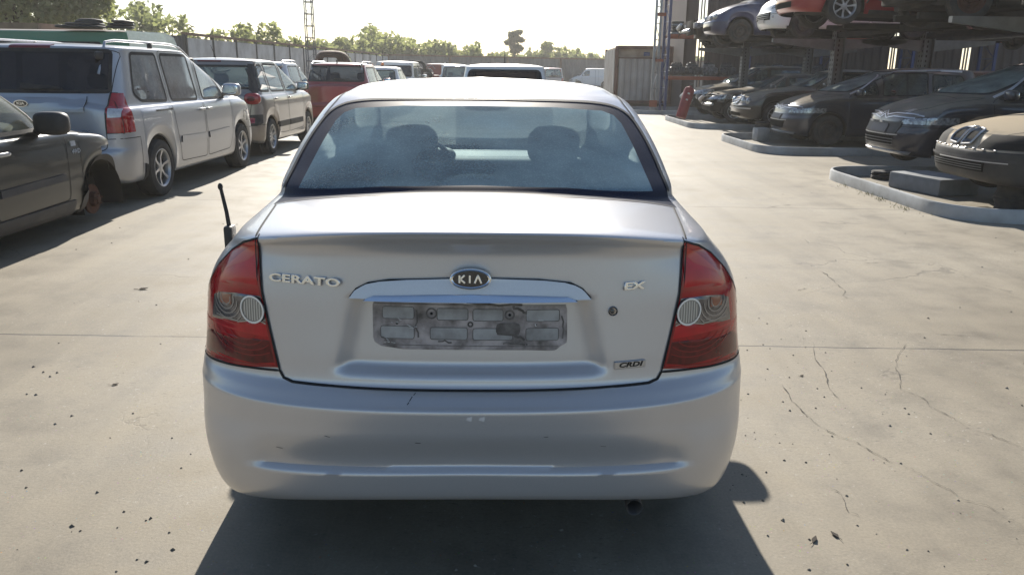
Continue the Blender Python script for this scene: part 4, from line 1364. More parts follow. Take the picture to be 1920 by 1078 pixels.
    L.new(_ramp(N, L, mid, [(0.3, 0.55), (0.7, 0.8)]), p.inputs['Roughness'])
    p.inputs['Specular IOR Level'].default_value = 0.35
    b = N.new('ShaderNodeBump'); b.inputs['Strength'].default_value = 0.35; b.inputs['Distance'].default_value = 0.006
    h = _math(N, L, 'SUBTRACT', _math(N, L, 'ADD', _math(N, L, 'MULTIPLY', fine, 0.5), mid), _math(N, L, 'MULTIPLY', crk, 2.0))
    L.new(h, b.inputs['Height']); L.new(b.outputs[0], p.inputs['Normal'])
    return m
gv = [(-180, -40, 0), (180, -40, 0), (180, 300, 0), (-180, 300, 0)]
g = mesh_obj('ground', gv, [(0, 1, 2, 3)], ground_mat(), smooth=False)
tag(g, kind='structure')

CRACKS = [
[(1.358, 3.736), (1.339, 3.521), (1.347, 3.398), (1.37, 3.228), (1.412, 3.144), (1.471, 3.075), (1.5, 2.988), (1.533, 2.906), (1.583, 2.862), (1.61, 2.811), (1.62, 2.749), (1.654, 2.697), (1.663, 2.62), (1.731, 2.585), (1.746, 2.513), (1.777, 2.456)] ,
[(2.292, 4.378), (2.138, 4.166), (2.048, 3.982), (1.997, 3.814), (1.931, 3.684), (1.997, 3.567), (1.97, 3.477), (2.018, 3.342), (2.019, 3.246), (2.079, 3.194), (2.123, 3.112), (2.147, 3.044)] ,
[(1.754, 4.386), (1.656, 4.09), (1.639, 3.891), (1.575, 3.673), (1.571, 3.528)] ,
[(1.186, 2.529), (1.241, 2.502), (1.282, 2.445), (1.348, 2.391)] ,
[(1.188, 2.738), (1.228, 2.66), (1.205, 2.529), (1.248, 2.495)] ,
[(2.931, 9.178), (3.249, 9.392), (3.426, 9.445)] ,
[(2.598, 6.473), (2.765, 6.501)] ,
[(2.906, 6.413), (3.073, 6.441)] ,
[(2.052, 5.529), (2.157, 5.607)] ,
[(-1.184, 2.917), (-1.095, 2.786), (-1.119, 2.682), (-1.004, 2.606)] ,
[(-1.332, 3.217), (-1.195, 2.917), (-1.133, 2.864)] ,
[(2.427, 6.187), (2.447, 6.015), (2.404, 5.693), (2.404, 5.545), (2.322, 5.386), (2.364, 5.307)] ,
[(2.381, 4.565), (2.573, 4.563), (2.727, 4.539)] ,
[(-1.335, 2.261), (-1.278, 2.233), (-1.259, 2.204)] ,]
DEBRIS = [(-2.369, 3.772), (-2.302, 3.716), (-2.296, 3.767), (-2.46, 3.845), (-2.284, 3.492), (-1.948, 3.255), (-1.672, 3.044), (-1.972, 3.171), (-1.871, 2.758), (-1.504, 2.602), (-1.346, 2.475), (-1.32, 2.374), (-1.476, 2.38), (-1.081, 2.252), (-1.173, 2.195), (-1.138, 2.184), (-1.207, 2.133), (-1.135, 2.349), (-1.779, 2.63), (-2.318, 4.975), (-2.239, 3.487), (-1.69, 3.291), (-1.274, 2.794), (1.292, 3.408), (3.014, 5.142), (2.672, 4.888), (3.306, 5.056), (2.479, 3.716), (1.685, 3.259), (1.591, 4.733), (1.385, 3.143), (1.647, 2.62), (1.306, 2.302), (0.944, 2.185), (0.955, 2.471), (4.475, 6.943), (0.851, 2.586), (0.924, 2.603), (-0.679, 3.67)]
rnd = random.Random(4)
for pts in [c for i_, c in enumerate(CRACKS) if i_ not in (3, 9, 10, 13)]:
    P = []
    for a, b in zip(pts, pts[1:]):
        for k in range(5):
            t = k / 5; q = Vector((lerp(a[0], b[0], t), lerp(a[1], b[1], t), .004)); P.append(q + Vector((rnd.gauss(0, .0035), rnd.gauss(0, .0035), 0)))
    P.append(Vector((*pts[-1], .004)))
    vs = []; n = len(P)
    for i, p in enumerate(P):
        d = (P[min(i + 1, n - 1)] - P[max(i - 1, 0)]).normalized(); nn = Vector((-d.y, d.x, 0)); w_ = rnd.choice((.0003, .0004, .0006, .0009, .0013, .0024)) * (1 if 0 < i < n - 1 else .1) * (p.y / 3.2) ** .8
        vs += [p + nn * w_, p - nn * w_]
    o = mesh_obj('pavement_crack', vs, [(2 * i, 2 * i + 1, 2 * i + 3, 2 * i + 2) for i in range(n - 1)], mat('crack_dark', (.10, .09, .075), .95), smooth=False)
    tag(o, kind='structure')
# small stones and dry debris lying on the yard
rnd = random.Random(11)
mb = MB()
def stone(x, y, r):
    n = 5; vs = [(x, y, r * .9)]; 
    for k in range(n):
        a = 2 * pi * k / n + rnd.random(); q = r * rnd.uniform(.6, 1.3); vs.append((x + cos(a) * q, y + sin(a) * q * .8, .001))
    mb.add(vs, [(0, 1 + k, 1 + (k + 1) % n) for k in range(n)])
for i in range(380):
    y = 2.0 + 12 * rnd.random() ** 1.6; x = rnd.uniform(-4.2, 5)
    stone(x, y, rnd.choice((.002, .003, .003, .004, .005, .008)))
for (x, y) in DEBRIS: stone(x, y, rnd.uniform(.005, .010))
for i in range(120):
    y = 2.0 + 3 * rnd.random(); x = rnd.uniform(.75, 1.9); stone(x, y, rnd.choice((.003, .004, .006)))
tag(mb.obj('gravel', mat('debris', (.09, .08, .065), .9, noise=.6, nscale=3, col2=(.4, .37, .32)), recalc=False), 'small dark stones and chips strewn over the concrete', 'gravel', kind='stuff')
def leaf(x, y, s, rz):
    a = MB()
    pts = [(-1, 0, .1), (-.4, .35, .5), (.3, .3, .3), (1, 0, .6), (.3, -.35, .2), (-.4, -.3, .6)]
    R = Matrix.Rotation(rz, 3, 'Z')
    a.add([R @ Vector((p[0] * s, p[1] * s, p[2] * s * .5 + .002)) + Vector((x, y, 0)) for p in pts] + [R @ Vector((p[0] * s, p[1] * s, p[2] * s * .5 + .0005)) + Vector((x, y, 0)) for p in pts], [(0, 1, 2, 3, 4, 5), (11, 10, 9, 8, 7, 6)])
    a.tube([Vector((x, y, .004)) + R @ Vector((-s, 0, 0)), Vector((x, y, .006)) + R @ Vector((-s * 1.8, s * .2, 0))], s * .05, 4)
    return a
lm = mat('dry_leaf', (.055, .045, .035), .9)
for (x, y, s, rz, lb) in ((-2.57, 5.35, .035, .3, 'small dark dry leaf on the open concrete left of the silver saloon'), (1.02, 2.35, .022, 1.0, 'pair of dark dry leaves by the saloon shadow, the nearer one to it'), (1.10, 2.38, .020, 2.0, 'pair of dark dry leaves by the saloon shadow, the farther one from it'), (1.5, 3.85, .014, .5, 'tiny dark leaf right of the saloon below the pavement joint'),
                 (-1.93, 3.62, .018, .5, 'dark leaf scrap on the concrete near the left tail light')):
    tag(leaf(x, y, s, rz).obj('dry_leaf', lm, recalc=False), lb, 'leaf', 'dry leaves on the concrete')

# ---------------------------------------------------------------- walls and fences
def corr(mb, x0, y0, x1, y1, z0, z1, pitch=.25, amp=.03, th=.004):
    """corrugated sheet along a line"""
    d = Vector((x1 - x0, y1 - y0, 0)); L_ = d.length; d.normalize(); n = Vector((-d.y, d.x, 0))
    k = max(1, int(L_ / pitch)); pts = []
    for i in range(k):
        for (t, a) in ((0, 0), (.35, 0), (.5, 1), (.85, 1)):
            pts.append(Vector((x0, y0, 0)) + d * (L_ * (i + t) / k) + n * amp * a)
    pts.append(Vector((x1, y1, 0)))
    vs = []; 
    for p in pts:
        for z in (z0, z1):
            vs.append(p + Vector((0, 0, z)))
    m_ = len(vs)
    vs += [v + n * th for v in vs]
    fs = []
    for i in range(len(pts) - 1):
        fs.append((2 * i, 2 * i + 2, 2 * i + 3, 2 * i + 1)); fs.append((m_ + 2 * i, m_ + 2 * i + 1, m_ + 2 * i + 3, m_ + 2 * i + 2))
        fs.append((2 * i + 1, 2 * i + 3, m_ + 2 * i + 3, m_ + 2 * i + 1))
    mb.add(vs, fs)

M_CONC = mat('pale_concrete', (.62, .60, .57), .85, noise=.6, nscale=1.6, col2=(.30, .27, .24), bump=.2, bscale=30)
M_CAP = mat('rusty_cap', (.24, .15, .10), .8, noise=.6, nscale=4, col2=(.13, .08, .055))
M_POST = mat('dark_post', (.05, .05, .05), .7)
M_GSHEET = mat('weathered_sheet', (.24, .225, .215), .7, .1, noise=.7, nscale=.6, col2=(.13, .11, .10))
wall = empty('concrete_wall', (-12.3, 30, 0), 0, 'long pale panel wall with thin dark posts and a rusty cap, along the left side', 'wall')
x0, y0, x1, y1 = -12.3, 31.0, -10.9, 71.0
def wl(t): return Vector((lerp(x0, x1, t), lerp(y0, y1, t), 0))
NP = 16
for i in range(NP):
    a, b = wl(i / NP), wl((i + 1) / NP); c = (a + b) / 2; d = b - a
    R = Matrix.Rotation(atan2(d.y, d.x), 3, 'Z')
    q = MB(); q.box((c.x + 12.3, c.y - 30, 1.29), (d.length - .07, .09, 2.52), R, .01)
    q.obj('wall_panel', M_CONC, wall)
    q = MB(); q.box((a.x + 12.3 + .02, a.y - 30, 1.33), (.09, .13, 2.62), R); q.obj('post', M_POST, wall)
c = (wl(0) + wl(1)) / 2; d = wl(1) - wl(0); R = Matrix.Rotation(atan2(d.y, d.x), 3, 'Z')
q = MB(); q.box((c.x + 12.3, c.y - 30, 2.69), (d.length + .1, .2, .09), R); q.obj('wall_cap', M_CAP, wall)
f1 = empty('sheet_fence', (-14, 30, 0), 0, 'short dark ribbed sheet fence beside the raised rear glass of the green van', 'fence')
q = MB(); corr(q, -1.0, .9, 1.65, .95, 0, 2.62, .2, .04); q.obj('sheet', mat('dark_sheet', (.10, .10, .11), .6, .3, noise=.5, nscale=3), f1, recalc=False)
q = MB(); q.box((1.70, .95, 1.33), (.1, .1, 2.66)); q.obj('post', M_POST, f1)
f2 = empty('corrugated_fence', (-10.9, 71.2, 0), 0, 'long grey brown corrugated fence closing off the far end of the yard', 'fence')
q = MB(); corr(q, 0, 0, 46, 26, 0, 2.65, .5, .06); q.obj('sheet', M_GSHEET, f2, recalc=False)
q = MB(); R = Matrix.Rotation(atan2(26, 46), 3, 'Z'); q.box((23, 13, 2.70), (52.9, .14, .12), R); q.obj('top_rail', M_CAP, f2)
for i in range(10):
    q = MB(); q.box((46 * i / 9, 26 * i / 9 - .12, 1.35), (.14, .14, 2.7), R); q.obj('post', M_CAP, f2)

# ---------------------------------------------------------------- lattice mast
mast = empty('lattice_mast', (-9.1, 37.0, 0), 0, 'slender grey lattice mast with a small lamp arm rising in front of the pale wall', 'mast')
M_GALV = mat('galvanised_steel', (.36, .37, .38), .45, .7, noise=.6, nscale=6, col2=(.2, .2, .2))
M_MAST = mat('mast_steel', (.16, .16, .17), .6, .2)
H_ = 11.0
def mw(z): return lerp(.19, .10, z / H_)
q = MB()
for sx in (-1, 1):
    for sy in (-1, 1): q.tube([(sx * mw(0), sy * mw(0), 0), (sx * mw(H_), sy * mw(H_), H_)], .027, 5)
q.obj('mast_legs', M_MAST, mast)
q = MB(); z = .3; k = 0
while z < H_ - .3:
    w_ = mw(z); w2 = mw(z + .33)
    for sy in (-1, 1):
        q.tube([(-w_, sy * w_, z), (w_, sy * w_, z)], .022, 4)
        q.tube([(-w_, sy * w_, z), (w2, sy * w2, z + .33)] if k % 2 else [(w_, sy * w_, z), (-w2, sy * w2, z + .33)], .008, 4)
        q.tube([(sy * w_, -w_, z), (sy * w_, w_, z)], .014, 4)
    z += .50; k += 1
q.obj('lattice_bracing', M_MAST, mast)
q = MB(); q.tube([(.1, 0, 4.25), (.30, 0, 4.45)], .02, 5); q.ell((.38, 0, 4.42), (.13, .06, .05)); q.obj('lamp_arm', M_MAST, mast)

# ---------------------------------------------------------------- trees and bushes
def leaf_mat(name, c1, c2):
    m, N, L = _new(name)
    p = N.new('ShaderNodeBsdfDiffuse'); t = N.new('ShaderNodeBsdfTranslucent'); o = N.new('ShaderNodeOutputMaterial')
    oi = N.new('ShaderNodeNewGeometry')
    c = _mix(N, L, _ramp(N, L, oi.outputs['Random Per Island'], [(0, 0), (1, 1)]), c1, c2)
    L.new(c, p.inputs[0]); L.new(_mix(N, L, 1.0, c, (1.0, 1.0, .55), 'MULTIPLY'), t.inputs[0])
    mx = N.new('ShaderNodeMixShader'); mx.inputs[0].default_value = .6
    L.new(p.outputs[0], mx.inputs[1]); L.new(t.outputs[0], mx.inputs[2]); L.new(mx.outputs[0], o.inputs[0])
    return m
LF1 = leaf_mat('bush_leaves', (.25, .28, .17), (.36, .38, .26))  # leaf greens paled and greyed, distance haze put into the colour
LF2 = leaf_mat('poplar_leaves', (.22, .25, .165), (.31, .33, .23))
LF3 = leaf_mat('dark_leaves', (.14, .155, .11), (.19, .205, .15))
M_BARK = mat('bark', (.10, .08, .06), .9, noise=.6, nscale=6, col2=(.05, .04, .03))
def crown(rnd, blobs, n, s, up=.3):
    """many small leaf clumps spread through a set of uneven lobes"""
    mb = MB(); tot = sum(b[3] * b[4] for b in blobs)
    for (bx, by, bz, r, h) in blobs:
        k = int(n * r * h / tot)
        for i in range(k):
            v = Vector((rnd.gauss(0, 1), rnd.gauss(0, 1), rnd.gauss(0, 1))).normalized() * rnd.random() ** .4
            p = Vector((bx + v.x * r, by + v.y * r, bz + v.z * h))
            if p.z < .1: continue
            p += Vector((sin(p.z * 5 + bx), cos(p.z * 4 + by), 0)) * .12 * r
            q = Vector((rnd.gauss(0, 1), rnd.gauss(0, 1), rnd.gauss(up, 1))).normalized()
            a = q.orthogonal().normalized(); b = q.cross(a); t = rnd.random() * 6.28
            a, b = a * cos(t) + b * sin(t), b * cos(t) - a * sin(t)
            z = s * rnd.uniform(.6, 1.5)
            mb.add([p - a * z, p + b * z * .5, p + a * z, p - b * z * .5], [(0, 1, 2, 3)])
    return mb
def make_bush(seed, w_, h, n, s, mt, trunk_h=.6):
    rnd = random.Random(seed)
    bl = []
    w_ = w_ * 1.3
    for i in range(11):
        x = rnd.uniform(-.5, .5) * w_; r = rnd.uniform(.15, .24) * w_; hh = rnd.uniform(.5, 1.0) * h * (1 - .35 * abs(2 * x / w_) ** 2)
        bl.append((x, rnd.uniform(-.3, .3) * w_, hh * .55, r, hh * .46))
    for i in range(7):
        x = rnd.uniform(-.5, .5) * w_; bl.append((x, rnd.uniform(-.3, .3) * w_, h * rnd.uniform(.6, .93) * (1 - .3 * abs(2 * x / w_) ** 2), w_ * rnd.uniform(.05, .1), h * rnd.uniform(.1, .2)))
    mb = crown(rnd, bl, n, s)
    t = MB()
    for i in range(4):
        x = rnd.uniform(-.3, .3) * w_
        t.tube([(x * .4, 0, 0), (x * .8, rnd.uniform(-.2, .2), h * .4), (x, rnd.uniform(-.3, .3), h * .75)], [.10, .06, .02], 5)
    return mb, t
root = None
BUSH = []
def place_bush(i, x, y, w_, h, mt, label, cat='bush', group='bushes beyond the fence', n=1700, s=.16):
    cr, tk = make_bush(100 + i, w_, h * .9, n, s, mt)
    r = empty(cat if cat == 'tree' else 'bush', (x, y, 0), rnd.uniform(0, .4), label, cat, group)
    cr.obj('crown', mt, r, recalc=False); tk.obj('trunk', M_BARK, r)
# (image x, distance, width px, top px above the horizon): worked out once into metres
bl = [(-22.5, 50, 5.6, 6.0, 'tall pointed bush at the left end of the row over the pale wall'), (-19.2, 52, 5.2, 4.4, 'low rounded bush second from the left over the pale wall'), (-16.6, 53, 4.6, 5.0, 'bush with a peaked top third from the left over the pale wall'), (-14.0, 54, 4.4, 4.1, 'low ragged bush just left of the lattice mast'),
      (-15.6, 73, 5.0, 4.9, 'dense bush directly right of the lattice mast'), (-13.4, 79, 6.2, 6.1, 'tallest rounded bush of the clump right of the mast'), (-14.6, 84, 5.2, 5.3, 'low bush in the gap behind the rusty truck cab'), (-9.8, 84, 5.8, 5.3, 'broad bush in the middle of the clump right of the mast'), (-6.3, 86, 6.0, 5.2, 'rounded bush at the right end of the clump above the fence corner'), (-3.6, 88, 3.4, 3.9, 'small thin bush trailing off right of the clump'), (.0-1.2, 108, 3.5, 4.3, 'small pale bush left of the far hedge')]
for i, (x, y, w_, h, lb) in enumerate(bl): place_bush(i, x, y, w_, h, LF1 if i % 3 else LF2, lb, n=5200 if y < 60 else 4200, s=.19 if y < 60 else .26)
bl = [(-6.0, 5.0, 4.6), (-2.6, 5.2, 4.2), (.9, 6.6, 5.0), (4.2, 5.6, 5.6), (7.6, 5.8, 5.4), (11.0, 5.6, 4.8), (14.4, 5.4, 4.4), (17.6, 5.2, 4.8), (21.0, 5.4, 4.4), (24.5, 5.6, 4.6)]
lbs = ['low pale bush, leftmost of the far hedge', 'ragged bush second from the left in the far hedge', 'tall bush just left of the dark tree in the far hedge', 'full bush just right of the dark tree in the far hedge', 'bush second right of the dark tree in the far hedge', 'bush in the middle right of the far hedge', 'thin bush of the far hedge above the white parked van', 'last bush of the far hedge before the container', 'bush of the far hedge partly hidden by the container', 'bush of the far hedge hidden behind the container']
for i, ((x, w_, h), lb) in enumerate(zip(bl, lbs)): place_bush(30 + i, x, 112 + (i % 3) * 2, w_, h, LF2 if i % 2 else LF1, lb, n=3600, s=.32)
# the dark tree over the hedge and the big tree on the left
def tree(seed, loc, label, h, blobs, n, s, mt, tr=.16):
    rnd = random.Random(seed)
    r = empty('tree', loc, 0, label, 'tree')
    crown(rnd, blobs, n, s).obj('crown', mt, r, recalc=False)
    t = MB()
    t.tube([(0, 0, 0), (.1, .05, h * .3), (-.05, 0, h * .55), (.1, 0, h * .8)], [tr, tr * .8, tr * .5, tr * .15], 8)
    for (bx, by, bz, br_, bh) in blobs[:7]: t.tube([(0, 0, h * .3), (bx * .5, by * .5, (h * .3 + bz) / 2 + .2), (bx, by, bz)], [tr * .5, tr * .3, tr * .08], 5)
    t.obj('trunk', M_BARK, r)
tree(1, (-.1, 104, 0), 'lone dark tree standing above the far hedge', 6.4, [(0, 0, 5.4, .8, .6), (-.6, 0, 4.9, .6, .4), (.5, .2, 6.1, .55, .35), (.2, 0, 4.2, .9, .6), (.9, 0, 5.2, .4, .3), (-.3, 0, 5.9, .4, .3)], 1500, .2, LF3)
tb = [(0, 0, 4.6, 2.0, 1.1), (-1.9, .3, 4.7, 1.6, 1.3), (1.8, 0, 4.3, 1.5, 1.1), (.6, .5, 6.0, 2.2, 1.3), (-1.2, 0, 6.4, 2.2, 1.4), (2.7, 0, 5.5, 1.2, .9), (-3.4, 0, 5.6, 1.8, 1.6), (3.3, 0, 4.2, .7, .6), (1.8, .4, 7.2, 1.4, .9), (-2.6, 0, 7.6, 1.7, 1.0), (2.7, 0, 3.6, .8, .5), (-4.2, 0, 3.9, 1.3, .9), (0, 0, 3.4, 2.2, .8), (-2.2, 0, 3.5, 1.8, .8), (2.0, 0, 3.3, 1.5, .7)]
tree(2, (-18.2, 30.5, 0), 'large leafy tree filling the top left corner behind the green van', 6.5, tb, 26000, .11, LF2, .22)

# ---------------------------------------------------------------- shipping container
ct = empty('shipping_container', (4.42, 36.4, 0), radians(-2.0), 'rust streaked grey shipping container standing at the end of the lane by the rack', 'container')
M_CTB = mat('container_brown', (.33, .24, .17), .7, noise=.8, nscale=1.7, col2=(.55, .47, .36))
M_CTG = mat('container_grey', (.50, .48, .45), .65, .1, noise=.7, nscale=1.2, col2=(.33, .27, .22))
M_CTR = mat('container_rust', (.20, .10, .07), .8, noise=.7, nscale=5, col2=(.10, .06, .05))
q = MB(); q.box((1.25, 3.1, 1.40), (2.36, 6.0, 2.34)); q.obj('container_box', M_CTB, ct)
q = MB()
for x in (.06, 2.44):
    for y in (0.02, 6.1): q.box((x, y, 1.38), (.14, .14, 2.44), bev=.01)
for z in (.22, 2.55): q.box((1.25, .02, z), (2.3, .12, .13)); 
q.box((1.25, .02, 2.1), (2.3, .06, .05))
q.obj('corner_posts', M_CTR, ct)
q = MB(); corr(q, .17, -.03, 2.38, -.03, .29, 2.07, .27, -.035); q.obj('lower_panel', M_CTG, ct, recalc=False)
q = MB(); corr(q, -.03, 6.0, -.03, .09, .29, 2.48, .27, .035); q.obj('side_panel', M_CTG, ct, recalc=False)
q = MB(); q.box((1.35, -.045, 2.27), (.26, .02, .16)); q.obj('blue_plate', mat('blue_sign', (.05, .08, .2), .5), ct)

# ---------------------------------------------------------------- warehouse wall behind the racking
M_WH = mat('warehouse_sheet', (.13, .105, .10), .8, noise=.6, nscale=.5, col2=(.15, .12, .11))
wh = empty('warehouse_wall', (7.0, 34.4, 0), 0, 'tall grey brown corrugated wall with narrow bright gaps behind the racking', 'wall')
gaps = [(.50, .85), (8.5, 8.8), (11.5, 11.85), (16.1, 16.3)]
xs = 0.0; i = 0
for (a_, b_) in gaps + [(27, 27)]:
    q = MB(); corr(q, xs, 0, a_, 0, 0, 9.2, .33, .05); q.obj('wall_sheet', M_WH, wh, recalc=False); xs = b_
for (a_, b_) in gaps:
    q = MB()
    for z0, z1 in ((0, .9), (4.9, 9.2)): q.box(((a_ + b_) / 2, .02, (z0 + z1) / 2), (b_ - a_ + .1, .04, z1 - z0))
    for k in range(1, 3): q.box((lerp(a_, b_, k / 3), .02, 2.85), (.05, .05, 4.0))
    q.obj('slatted_gap', M_WH, wh)
q = MB(); q.box((13.5, .35, 9.2), (27.2, .9, .14)); q.box((.03, 3.0, 4.6), (.08, 6, 9.2)); q.obj('wall_return', M_WH, wh)

# ---------------------------------------------------------------- pallet racking with spare parts
M_ORG = mat('orange_beam', (.32, .08, .035), .6, noise=.6, nscale=4, col2=(.22, .06, .03))
M_BLU = mat('blue_upright', (.045, .065, .17), .5, noise=.5, nscale=4, col2=(.04, .05, .13))
rk = empty('storage_rack', (5.9, 32.0, 0), 0, 'pallet racking with blue uprights and orange beams standing against the warehouse wall', 'rack')
UX = [0, 3.15, 6.3, 9.45, 12.6, 15.75]
def upright(parent, x, m, y0=0, y1=1.05, h=6.6, name='upright'):
    q = MB()
    for y in (y0, y1):
        q.box((x, y, h / 2), (.10, .08, h)); 
    k = 0; z = .3
    while z < h - .7:
        q.tube([(x, y0 if k % 2 else y1, z), (x, y1 if k % 2 else y0, z + .62)], .016, 4); q.tube([(x, y0, z), (x, y1, z)], .014, 4); z += .62; k += 1
    o = q.obj(name, m, parent)
    return o
for x in UX: upright(rk, x, M_BLU)
for a_, b_ in zip(UX, UX[1:]):
    for z in (1.30, 2.86, 4.34, 5.8):
        for y in (-.02, 1.07):
            q = MB(); q.box(((a_ + b_) / 2, y, z), (b_ - a_ - .11, .05, .13), bev=.008); q.obj('beam', M_ORG, rk)
        q = MB(); q.box(((a_ + b_) / 2, .52, z + .03), (b_ - a_ - .1, .96, .03)); q.obj('shelf_board', mat('shelf_board', (.16, .12, .08), .8), rk)
rg2 = empty('rack_end_frame', (5.30, 31.6, 0), 0, 'grey perforated ladder frame standing left of the blue rack upright', 'rack frame')
q = MB()
for (x, y) in ((0, 0), (.27, .55)):
    q.box((x, y, 3.4), (.085, .07, 6.8))
z = .3; k = 0
while z < 6.2:
    q.tube([(0, 0, z), (.27, .55, z)], .018, 4); q.tube([(0, 0, z) if k % 2 else (.27, .55, z), (.27, .55, z + .6) if k % 2 else (0, 0, z + .6)], .014, 4); z += .6; k += 1
q.obj('frame_posts', M_GALV, rg2)
q = MB(); q.box((.06, -.04, .34), (.3, .02, .25)); q.box((.2, .2, 3.62), (.4, .06, .12)); q.box((.2, .2, 1.95), (.4, .06, .10)); q.obj('orange_bracket', M_ORG, rg2)
# spare parts on the shelves
M_ENG = mat('engine_metal', (.13, .13, .135), .55, .5, noise=.8, nscale=12, col2=(.035, .03, .03))
M_ENG2 = mat('engine_alloy', (.30, .30, .31), .5, .6, noise=.8, nscale=9, col2=(.08, .07, .06))
def engine(seed, m):
    rn = random.Random(seed); q = MB()
    q.box((0, 0, .2), (.48, .36, .3), bev=.03); q.box((0, 0, .4), (.44, .2, .1), bev=.03)
    q.lathe([(-.16, .0), (-.16, .15), (-.13, .17), (-.03, .15), (0, .13)], (.36, 0, .2), 'x', 14)
    for k in range(4): q.tube([(-.16 + k * .11, -.15, .34), (-.16 + k * .11, -.26, .30), (-.16 + k * .11, -.28, .14)], .026, 6)
    q.lathe([(-.03, 0), (-.03, .09), (.03, .09), (.03, 0)], (-.28, -.05, .12), 'x', 12); q.lathe([(-.02, 0), (-.02, .06), (.02, .06), (.02, 0)], (-.28, .08, .28), 'x', 12)
    q.ell((rn.uniform(-.15, .15), -.2, .16), (.1, .09, .1)); q.tube([(-.2, .1, .42), (-.05, .0, .52), (.15, -.1, .42)], .02, 6)
    return q
def engine_top(seed):
    q = MB(); q.box((0, 0, .47), (.36, .16, .05), bev=.02)
    for k in range(4): q.lathe([(-.02, 0), (-.02, .03), (.02, .03), (.02, 0)], (-.13 + .09 * k, 0, .5), 'z', 8)
    return q
ens = [(6.35, 'leftmost engine'), (6.95, 'second engine from the left'), (7.62, 'pale engine casing with a round mouth'), (8.3, 'engine just left of the second blue upright'), (9.6, 'engine just right of the second blue upright'), (10.3, 'engine in the second bay, partly behind the grey column'), (11.1, 'engine near the right end of the second bay'), (11.9, 'last engine before the third blue upright')]
for k, (x, lb) in enumerate(ens):
    e = empty('engine', (x, 32.45, 1.375), (k * 1.3) % .9 - .4, lb + ' on the lowest rack shelf', 'engine', 'engines on the lowest rack shelf')
    engine(k, 0).obj('engine_block', M_ENG if k % 3 != 2 else M_ENG2, e); engine_top(k).obj('engine_cover', M_PLB, e)
rnd = random.Random(3)
for col_, (x, cnt) in enumerate(((6.3, 5), (6.75, 4), (7.4, 3), (8.7, 4), (9.9, 3), (10.9, 5), (12.0, 4))):
    for k in range(cnt):
        e = MB(); w_ = .46; 
        e.box((0, 0, .05), (w_, .5, .085), bev=.02)
        for t in range(5): e.box((-w_ / 2 + .05 + t * .09, -.255, .05), (.03, .02, .06))
        e.tube([(-w_ / 2 - .02, -.1, .05), (-w_ / 2 - .05, 0, .05), (-w_ / 2 - .02, .1, .05)], .012, 5)
        o = e.obj('radiator', M_PLB if (k + col_) % 3 else M_ENG2)
        o.location = (x + rnd.uniform(-.05, .05), 32.4, 2.925 + k * .098); o.rotation_euler = (0, 0, rnd.uniform(-.2, .2))
        lv = ('lowest', 'second', 'third', 'fourth', 'fifth')[k]
        nm_ = ('first', 'second', 'third', 'fourth', 'fifth', 'sixth', 'seventh')[col_]
        tag(o, '%s radiator up in the %s stack from the left on the middle shelf' % (lv, nm_), 'radiator', 'radiators in the %s stack' % nm_)

# ---------------------------------------------------------------- cantilever car rack
M_COLM = mat('rack_steel', (.17, .175, .175), .55, .4, noise=.6, nscale=5, col2=(.10, .10, .095))
M_KERB = mat('kerb_steel', (.43, .44, .44), .55, .2, noise=.6, nscale=3, col2=(.20, .19, .175), bump=.05, bscale=10)
def rack_column(x, y, label):
    r = empty('rack_column', (x, y, 0), 0, label, 'rack column', 'steel columns of the car rack')
    q = MB()
    for s in (-1, 1):
        q.box((s * .11, 0, 3.5), (.012, .24, 7.0))
    q.box((0, 0, 3.5), (.21, .05, 7.0)); q.box((0, 0, .02), (.5, .5, .04))
    q.obj('column', M_COLM, r)
    q = MB()
    for k in range(60):
        z = .35 + k * .105
        q.box((-.118, -.06, z), (.004, .03, .05)); q.box((-.118, .06, z), (.004, .03, .05))
        q.box((0, -.027, z), (.03, .006, .05))
    q.obj('bolt_slots', M_DARK, r)
    for z in (2.22, 4.6):
        for s in (-1, 1):
            q = MB(); q.prism([(s * .12, z - .20), (s * 1.5, z - .03), (s * 1.5, z + .05), (s * .12, z + .05)], -.05, .05, 'y'); q.obj('arm', M_COLM, r)
    return r
for (x, y, lb) in ((7.3, 11.2, 'grey slotted steel column nearest the camera, right of the brown hood'), (7.3, 18.8, 'grey slotted steel column rising behind the middle dark people carrier'), (7.3, 26.3, 'grey slotted steel column between the two farthest lower cars'),
                   (9.3, 18.8, 'inner steel column behind the windscreen of the middle people carrier'), (9.3, 26.3, 'inner steel column above the roof of the farther dark saloon'), (9.3, 11.2, 'inner steel column near the right edge beyond the blue people carrier')):
    rack_column(x, y, lb)
for k, (x, lb) in enumerate(((7.3, 'long steel header beam joining the front columns under the upper cars'), (9.3, 'long steel header beam joining the inner columns'), (10.6, 'long steel beam of the inner car row'))):
    b = empty('rack_beam', (x, 18.5, 2.36), 0, lb, 'beam', 'long beams of the car rack')
    q = MB()
    for s in (-1, 1): q.box((s * .05, 0, 0), (.02, 19.5, .12))
    q.box((0, 0, .05), (.14, 19.5, .016))
    q.obj('beam_body', M_DARK, b)

